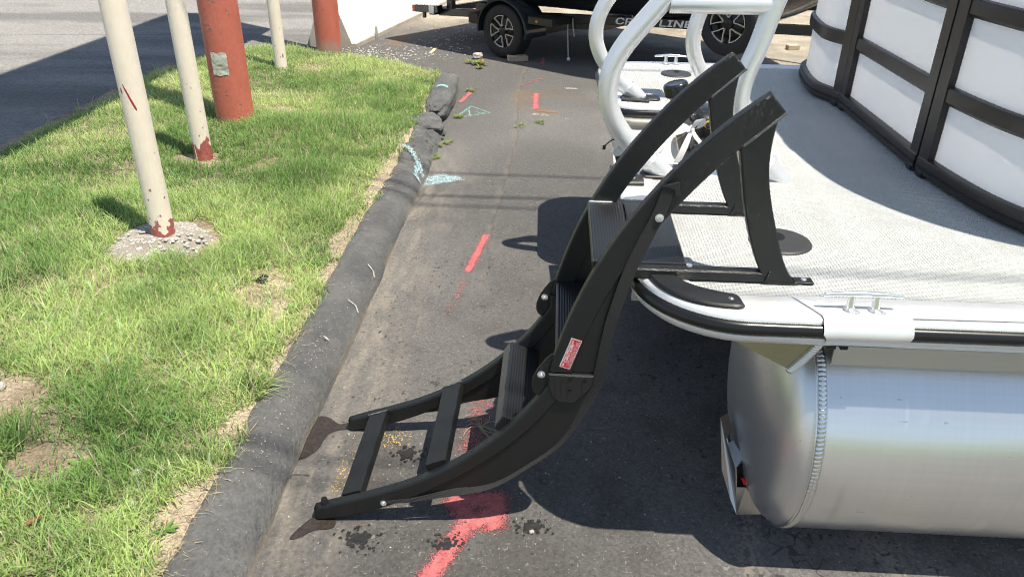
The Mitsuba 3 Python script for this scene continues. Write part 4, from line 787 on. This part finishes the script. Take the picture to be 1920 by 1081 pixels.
for side, y0, th, out in (('near', 1.664, .033, 1), ('far', 2.080, .033, -1)):
    y1 = y0 + th
    add('handrail', prism(HAND, y0, y1, .005, seg=3), 'black_coat', lad, smooth=40, label=f'{side} curved upper rail')
    add('rail_plate', prism(WING, y0 + .009, y1 - .009, .001), 'black_coat', lad, smooth=25)
    add('lower_rail', prism(LOWER, y0, y1, .007, seg=4), 'black_coat', lad, smooth=40, label=f'{side} curved lower rail resting on the asphalt')
    add('lower_rail_plate', prism(LWING, y0 + .009, y1 - .009, .001), 'black_coat', lad, smooth=25)
    sup = add('support_post', prism(SUP, y0 + .001, y1 - .001, .004, seg=3), 'black_coat', lad, smooth=40)
    wd = []
    for k in range(26):
        q = LOW_E[0] + (V(.42, 1.180) - LOW_E[0]) * (k / 25) if k < 26 else 0
        wd.append(ball((q[0] - .002, y0 + .0005, q[1] - .001), .0038, 1, (1, .6, 1)))
    add('weld', wd, 'weld_mat', sup, smooth=True, kind='stuff')
    add('base_bar', prism([(.185, .842), (.520, .842), (.512, .870), (.185, .870)], y0 + .001, y1 - .001, .004), 'black_coat', lad, smooth=25)
    ft = add('foot_tab', box(.585, .632, y0 + .002, y1 - .002, .842, .848, .002), 'black_coat', lad, smooth=False); add('screw', screw((.610, (y0 + y1) / 2, .848), .007), 'chrome', ft, smooth=40)
    add('weld', [ball((q, y0 - .0005, .8435), .0028, 1, (1.2, .7, .8)) for q in np.linspace(.51, .59, 16)] + [ball((.515 + .008 * t, y0, .845 + .027 * t), .0032, 1) for t in np.linspace(0, 1, 8)], 'black_coat', sup, smooth=True, kind='stuff')
    hp = add('hinge_plate', prism(sp([(-.026, .490), (-.020, .560), (-.004, .586), (.022, .612), (.060, .585), (.058, .50), (.01, .475)], 26, True)[:-1], y0 + .010, y0 + .017, .001), 'black_coat', lad, smooth=False)
    yb = y0 + .010
    add('bolt', cat_([lathe([(.010, 0), (.010, .0015)][::-1] + [], 18) if False else None] + [xf(lathe([(.0105, 0), (.0105, .002), (.0075, .0025), (.0073, .007), (.005, .0095), (.001, .0105)][::-1], 18), (1, 0, 0), (0, 0, 1), (0, -1, 0), (-.008, yb, .549))]), 'chrome', hp, smooth=40, label='shiny domed bolt')
    cap = [(.010, .560), (.128, .558), (.127, .530), (.114, .505), (.082, .468), (.040, .470), (.021, .487), (.012, .515)]
    cpk = add('end_cap', prism(cap, y0 - .003, y1 + .003, .004), 'black_plastic', lad, smooth=30, label='ribbed black plastic end cap')
    for q in (.028, .044, .060, .098): add('rib', prism([(q, .492), (q + .003, .488), (q + .003, .550), (q, .550)], y0 - .0045, y0 - .002, .0006), 'black_plastic', cpk, smooth=False)
    for q in ((.068, .549), (.068, .515), (.106, .545)): add('pin', xf(lathe([(.005, 0), (.005, .002), (.0028, .003), (.0026, .001), (.0005, .001)][::-1], 14), (1, 0, 0), (0, 0, 1), (0, -1, 0), (q[0], y0 - .003, q[1])), 'dark_metal', cpk, smooth=30)
Y0, Y1 = 1.697, 2.080
def rung(c, w, th, ang, nm='rung', mat='black_coat'):
    a = math.radians(ang); e = V(math.cos(a), math.sin(a)); n = V(-math.sin(a), math.cos(a)); c = V(*c)
    q = [c + e * sx * w / 2 + n * sz * th / 2 for sx, sz in ((-1, -1), (1, -1), (1, 1), (-1, 1))]
    k = add(nm, prism(q, Y0, Y1, .001, 'xz') if nm == 'tread' else prism(np.array(Polygon(q).buffer(-.006).buffer(.006, 4).exterior.coords)[:-1], Y0, Y1, .0005), mat, lad, smooth=40)
    add('weld', [ball((c + e * (t - .5) * w + n * th * .5)[[0, 1]].tolist()[:1] + [Y1 - .002] + [(c + e * (t - .5) * w + n * th * .5)[1]], .0034, 1) for t in np.linspace(0, 1, 16)], 'weld_mat', k, smooth=True, kind='stuff'); return k
rung((-.551, .073), .066, .030, 21); rung((-.296, .203), .066, .030, 24)
def tread(poly):
    k = add('tread', prism(poly, Y0, Y1, .0015), 'tread_mat', lad, smooth=30, label='wide ribbed tread')
    return k
t3 = tread([(-.130, .345), (-.128, .358), (-.110, .388), (-.104, .390), (-.018, .352), (-.022, .336), (-.10, .330)])
add('nosing', prism([(-.1325, .346), (-.1305, .359), (-.1125, .389), (-.110, .386), (-.128, .356)], Y0 + .001, Y1 - .001, .0004), 'weld_mat', t3, smooth=False, label='scuffed front edge of the tread')
tread([(.028, .592), (.026, .604), (.032, .611), (.125, .613), (.128, .595)])
tread([(.107, .848), (.105, .866), (.110, .872), (.2045, .872), (.2045, .848)])
tread([(.2085, .848), (.2085, .872), (.330, .872), (.333, .868), (.333, .848)])
add('weld', [ball((q, Y1 - .004, .8735), .0042, 1, (1, .8, .6)) for q in np.linspace(.112, .172, 22)], 'alu_weld', lad, smooth=True, kind='stuff', label='bright weld along the top tread')
add('rivet', cat_([lathe([(.008, 0), (.0075, .003), (.004, .005), (.001, .0055)], 16, at=(.338, 1.69, .870))]), 'chrome', lad, smooth=40)
add('bumper', lathe([(.001, .010), (.0045, .010), (.0045, .008), (.006, .0105), (.0085, .010), (.0105, .0), (.011, -.014)][::-1], 22, at=(-.632, 1.681, .064)), 'black_rubber', lad, smooth=30, label='little grey rubber bumper on the rail tip')
# webbing strap: flat on the upper rail, then slung under the plates down to the bolt
def web(pts, wv, w, y, th=.0022):
    p = sp(pts, 70); y = np.interp(np.linspace(0, 1, 70), np.linspace(0, 1, len(y)), y); w = np.interp(np.linspace(0, 1, 70), np.linspace(0, 1, len(w)), w); k = np.interp(np.linspace(0, 1, 70), np.linspace(0, 1, len(wv)), wv)
    t = np.gradient(p, axis=0); t /= np.linalg.norm(t, axis=1, keepdims=True); n = np.stack([t[:, 1], -t[:, 0]], 1)
    c = np.stack([p[:, 0], y, p[:, 1]], 1); wd = np.stack([n[:, 0] * (1 - k), k, n[:, 1] * (1 - k)], 1); wd /= np.linalg.norm(wd, axis=1, keepdims=True)
    tt = np.stack([t[:, 0], 0 * y, t[:, 1]], 1); nn = np.cross(tt, wd)
    v = np.stack([c - wd * w[:, None] / 2 - nn * th / 2, c + wd * w[:, None] / 2 - nn * th / 2, c + wd * w[:, None] / 2 + nn * th / 2, c - wd * w[:, None] / 2 + nn * th / 2], 1).reshape(-1, 3)
    m = quads(v, grid_faces(70, 4, True)); m.fix_normals(); return m
st = add('strap', web([(.268, 1.085), (.245, 1.005), (.205, .900), (.178, .800), (.158, .700), (.146, .600), (.131, .515), (.104, .445), (.045, .328), (-.039, .245), (-.149, .163), (-.262, .131), (-.36, .104), (-.440, .090)],
    [0, 0, 0, 0, .05, .15, .35, .5, .6, .6, .5, .35, .2, .1], [.030, .030, .030, .029, .028, .028, .028, .028, .028, .028, .026, .022, .015, .010], [1.658, 1.659, 1.660, 1.662, 1.664, 1.664, 1.668, 1.672, 1.676, 1.676, 1.674, 1.668, 1.663, 1.661]), 'strap_mat', lad, smooth=40, label='black woven webbing strap slung along the near rails')
add('end_loop', cat_([prism([(.250, 1.083), (.286, 1.094), (.291, 1.065), (.279, 1.060), (.277, 1.075)], 1.653, 1.6605, .001)]), 'strap_mat', st, smooth=False)
def ybolt(x, y, z, rr): return xf(lathe([(rr * 1.35, 0), (rr * 1.35, .0015), (rr, .002), (rr * .95, .005), (rr * .5, .0065), (rr * .45, .004), (.0005, .004)][::-1], 20), (1, 0, 0), (0, 0, 1), (0, -1, 0), (x, y, z))
add('bolt', ybolt(.250, 1.657, 1.005, .0075), 'chrome', st, smooth=40); add('bolt', ybolt(-.452, 1.664, .083, .007), 'chrome', st, smooth=40)
# caution sticker
E1 = V(.027, 0, .085); E1 /= np.linalg.norm(E1); E2 = V(-E1[2], 0, E1[0]); E3 = V(0, -1, 0); O = V(.064, 1.6637, .5755)
def flatrect(a0, a1, b0, b1, h): return xf(box(a0, a1, b0, b1, 0, h, .0001), E1, E2, E3, O)
stk = add('warning_sticker', flatrect(0, .0905, -.0005, .0275, .0007), 'sticker_white', lad, smooth=False, label='red and white caution sticker')
add('red_field', flatrect(.0018, .0887, .0012, .0258, .0010), 'sticker_red', stk, smooth=False)
tm = meshkit.text_mesh('CAUTION', .0098, .0005, True); sx = .056 / (tm.bounds[1][0] - tm.bounds[0][0]); tm.vertices *= [sx, 1, 1]
tm.vertices += [.0175 - tm.bounds[0][0], .0142, .0010]; add('lettering', xf(tm, E1, E2, E3, O), 'sticker_white', stk, smooth=False, label='the word CAUTION in white')
rg = np.random.default_rng(4); ln = []
for row in range(3):
    q = .006 + .004 * (row % 2)
    while q < .080:
        w = rg.uniform(.002, .0075); ln.append(flatrect(q, min(q + w, .085), .0100 - row * .0030, .0108 - row * .0030, .0014)); q += w + .0012
for a in (.0045, .0100, .0765, .0820): ln.append(flatrect(a, a + .0028, .0185, .0225, .0014))
add('small_print', ln, 'sticker_white', stk, smooth=False, kind='stuff')

# ------------------------------------------------------------------ boat trailer and its boat
TA = math.radians(-37.5); TU, TV = V(math.cos(TA), math.sin(TA), 0), V(math.sin(TA), -math.cos(TA), 0); TO = V(-.56, 8.14, 0); TW = V(0, 0, 1)
def tr(m, tilt=0.0):
    """from the trailer's own axes (u forward, v outboard towards the viewer, w up) to the world"""
    v = m.vertices.copy(); v[:, 2] = v[:, 2] + tilt * v[:, 0]; m = m.copy(); m.vertices = v[:, :1] * TU + v[:, 1:2] * TV + v[:, 2:] * TW + TO; m.fix_normals(); return m
trl = thing('boat_trailer', 'black painted boat trailer with spoked wheels behind the lot', 'trailer')
def tbox(u0, u1, v0, v1, w0, w1, b=.004): return box(u0, u1, v0, v1, w0, w1, b)
add('frame_rail', tr(tbox(-1.20, 3.6, -.34, -.29, .345, .425), .073), 'trailer_black', trl, smooth=False, label='long near side frame rail with white lettering')
add('frame_rail', tr(tbox(-1.15, 3.4, -1.95, -1.90, .345, .425), .073), 'trailer_black', trl, smooth=False)
lt = meshkit.text_mesh('CRESTLINE', .055, .002, True); lt.vertices *= [.80 / (lt.bounds[1][0] - lt.bounds[0][0]), 1, 1]
lt.vertices += [1.17 - lt.bounds[0][0], .358, 0]; lt.vertices[:, 0] += .2 * (lt.vertices[:, 1] - .358); lt.vertices = np.c_[lt.vertices[:, 0], -.2895 + lt.vertices[:, 2], lt.vertices[:, 1]]
pbr('letter_white', (.8, .82, .85), .4); add('lettering', tr(lt, .073), 'letter_white', trl, smooth=False, label='white brand lettering on the frame rail')
tb = add('tail_beam', tr(tbox(-1.26, -1.18, -2.0, -.20, .36, .43), .073), 'trailer_black', trl, smooth=False)
tl = add('tail_light', tr(tbox(-1.48, -1.12, -.27, -.19, .385, .462), .073), 'gloss_black', trl, smooth=False, label='boxy black tail light with red end')
add('red_lens', tr(tbox(-1.525, -1.48, -.268, -.188, .387, .46), .073), 'red_lens', tl, smooth=False)
add('label_plate', tr(tbox(-1.25, -1.17, -.188, -.184, .378, .462), .073), 'sticker_white', tl, smooth=False)
add_each('bracket', [tr(q, .073) for q in (tbox(-1.39, -1.36, -.25, -.22, .32, .385), tbox(-1.02, -.86, -.34, -.24, .515, .53), tbox(-1.08, -1.0, -.36, -.30, .42, .80), tbox(-.62, -.48, -.36, -.28, .43, .50))], 'trailer_black', trl, smooth=False)
add('cross_member', tr(tbox(.05, .15, -1.95, -.30, .19, .27)), 'trailer_black', trl, smooth=False); add('cross_member', tr(tbox(.6, 1.0, -1.95, -.34, .28, .34), .073), 'trailer_black', trl, smooth=False)
def wheel(parent, u, v, w, rt, wid, lab, ang=0.0):
    """the outer face at v, the axle along v"""
    s = rt / .268; pr = [(.165, -.0), (.172, .004), (.200, .008), (.240, .004), (.256, -.006), (.264, -.022), (.268, -.045), (.268, -wid + .045), (.262, -wid + .015), (.24, -wid), (.17, -wid + .005)]
    pr = [(a * s, b) for a, b in pr]
    def place(m): m = m.copy(); q = m.vertices; m.vertices = np.c_[q[:, 0] + u, q[:, 2] + v, q[:, 1] + w]; return tr(m)
    k = add('wheel', place(lathe(pr, 56)), 'tyre_mat', parent, smooth=40, label=lab)
    add('rim', place(lathe([(.001, -.035), (.05 * s, -.035), (.12 * s, -.06), (.155 * s, -.03), (.158 * s, -.004), (.168 * s, .002)], 48)), 'rim_black', k, smooth=40)
    for i in range(5):
        a = ang + i * 2 * np.pi / 5; rot = lambda q: np.c_[q[:, 0] * math.cos(a) - q[:, 1] * math.sin(a), q[:, 0] * math.sin(a) + q[:, 1] * math.cos(a), q[:, 2]]
        arcp = [(.157 * s * math.cos(t), .157 * s * math.sin(t)) for t in np.linspace(-.44, .44, 11)]
        outer = [(.050 * s, -.010 * s), (.090 * s, -.030 * s)] + arcp + [(.090 * s, .030 * s), (.050 * s, .010 * s)]
        ip = Polygon(outer).buffer(-.0075 * s); ring = Polygon(outer).difference(ip)
        m = trimesh.creation.extrude_polygon(ring, .016, engine='earcut'); m.vertices[:, 2] += -.022 + .012 * (np.hypot(m.vertices[:, 0], m.vertices[:, 1]) / (.157 * s) - .6); m.vertices = rot(m.vertices)
        add('spoke', place(m), 'rim_silver', k, smooth=False)
    add('hub', place(lathe([(.045 * s, -.035), (.042 * s, -.012), (.030 * s, -.006), (.001, -.005)], 24)), 'rim_black', k, smooth=40)
    add('lug_nut', [place(ball((.054 * s * math.cos(t), .054 * s * math.sin(t), -.022), .008, 1)) for t in np.arange(5) * 1.2566 + .4], 'screw_mat', k, smooth=True, kind='stuff')
    return k
wheel(trl, 0, 0, .268, .268, .19, 'black tyre with silver-edged spokes standing on the asphalt', 1.9)
sp_k = wheel(trl, 2.37, -.15, .600, .268, .19, 'spare wheel carried on the trailer front', .35)
# fender
th = np.linspace(-12, 192, 30); fo = [(.335 * math.cos(math.radians(t)), .335 * math.sin(math.radians(t))) for t in th]
fv = []
for (a, b) in fo:
    for q, rr in ((-.28, 1.0), (-.02, 1.0), (.02, .995), (.035, .975), (.035, .93)): fv.append((a * rr + .02, q, max(b * rr * .93 + .275, .235)))
fm = quads(np.array(fv), grid_faces(30, 5))
fd = add('fender', tr(fm), 'fender_black', trl, smooth=50, label='glossy dark fender over the wheel')
add('step', tr(tbox(.36, .66, -.28, .02, .385, .455)), 'trailer_black', fd, smooth=False); add('marker_light', tr(tbox(.455, .485, .02, .026, .405, .43)), 'amber_lens', fd, smooth=False)
add('step', tr(tbox(-.46, -.33, -.28, .0, .30, .40)), 'trailer_black', fd, smooth=False)
add('marker_light', tr(tbox(3.03, 3.08, -.29, -.275, .44, .47), .073), 'amber_lens', trl, smooth=False, label='small amber side light')
for pu, pv, w0, w1 in ((.62, -.28, .05, .42), (.68, -.28, .27, .44)):
    add('tie_strap', tr(tube(sp([(pu, pv, w1), (pu + .01, pv, (w0 + w1) / 2), (pu + .03, pv, w0)], 8), .006, 6)), 'rope_mat', trl, smooth=True)
add('tie_strap', tr(ball((.65, -.28, .045), .018, 1)), 'sticker_white', trl, smooth=True)
add('tie_strap', tr(tube(sp([(1.38, -.28, .62), (1.36, -.27, .56), (1.41, -.28, .48)], 8), .007, 6)), 'rope_mat', trl, smooth=True)
# hull
us = np.linspace(-1.15, 3.35, 46); hv = []
for u in us:
    k = np.clip((u - 1.4) / 1.95, 0, 1); half = 1.22 * (1 - k ** 2.4); hb = .95 * (1 - k ** 1.8)
    keel = .40 + .95 * k ** 3.2; ch = .52 + .035 * max(u, 0) + .75 * k ** 2.6; gw = 1.30 + .15 * k
    c = -1.10
    for s, z in ((.0, keel), (hb * .5, keel + (ch - keel) * .45), (hb, ch), (hb + (half - hb) * .5, (ch + gw) / 2), (half, gw)): hv.append((u, c + s, z))
    for s, z in ((half * .96, gw), (0, gw - .02)): hv.append((u, c + s, z))
    for s, z in ((-half * .96, gw), (-half, gw), (-hb - (half - hb) * .5, (ch + gw) / 2), (-hb, ch), (-hb * .5, keel + (ch - keel) * .45)): hv.append((u, c + s, z))
m = 12; hm = quads(np.array(hv), grid_faces(len(us), m, True))
fbt = thing('fishing_boat', 'glossy black boat hull lying on the black trailer', 'boat')
add('hull', tr(hm), 'gloss_black', fbt, smooth=30)
cap = np.array(hv[:m]); add('transom', tr(mesh(cap, [(0, i, i + 1) for i in range(1, m - 1)])), 'gloss_black', fbt, smooth=False)
# overhead cables whose soft shadows cross the lot and the deck
for i, (y, z, d) in enumerate(((3.05, 7.0, .022), (2.62, 7.0, .026), (2.46, 7.2, .022), (.22, 7.2, .020), (.10, 7.4, .020))):
    xs = np.linspace(-30, 30, 40); add('overhead_cable', tube([(x, y + .012 * x * (1 if i % 2 else -1), z - .4 * (1 - (x / 30) ** 2)) for x in xs], d / 2, 8), 'cable_mat', smooth=True, label='thin black utility cable strung high over the lot, out of the picture', cat='cable', group='overhead cables')
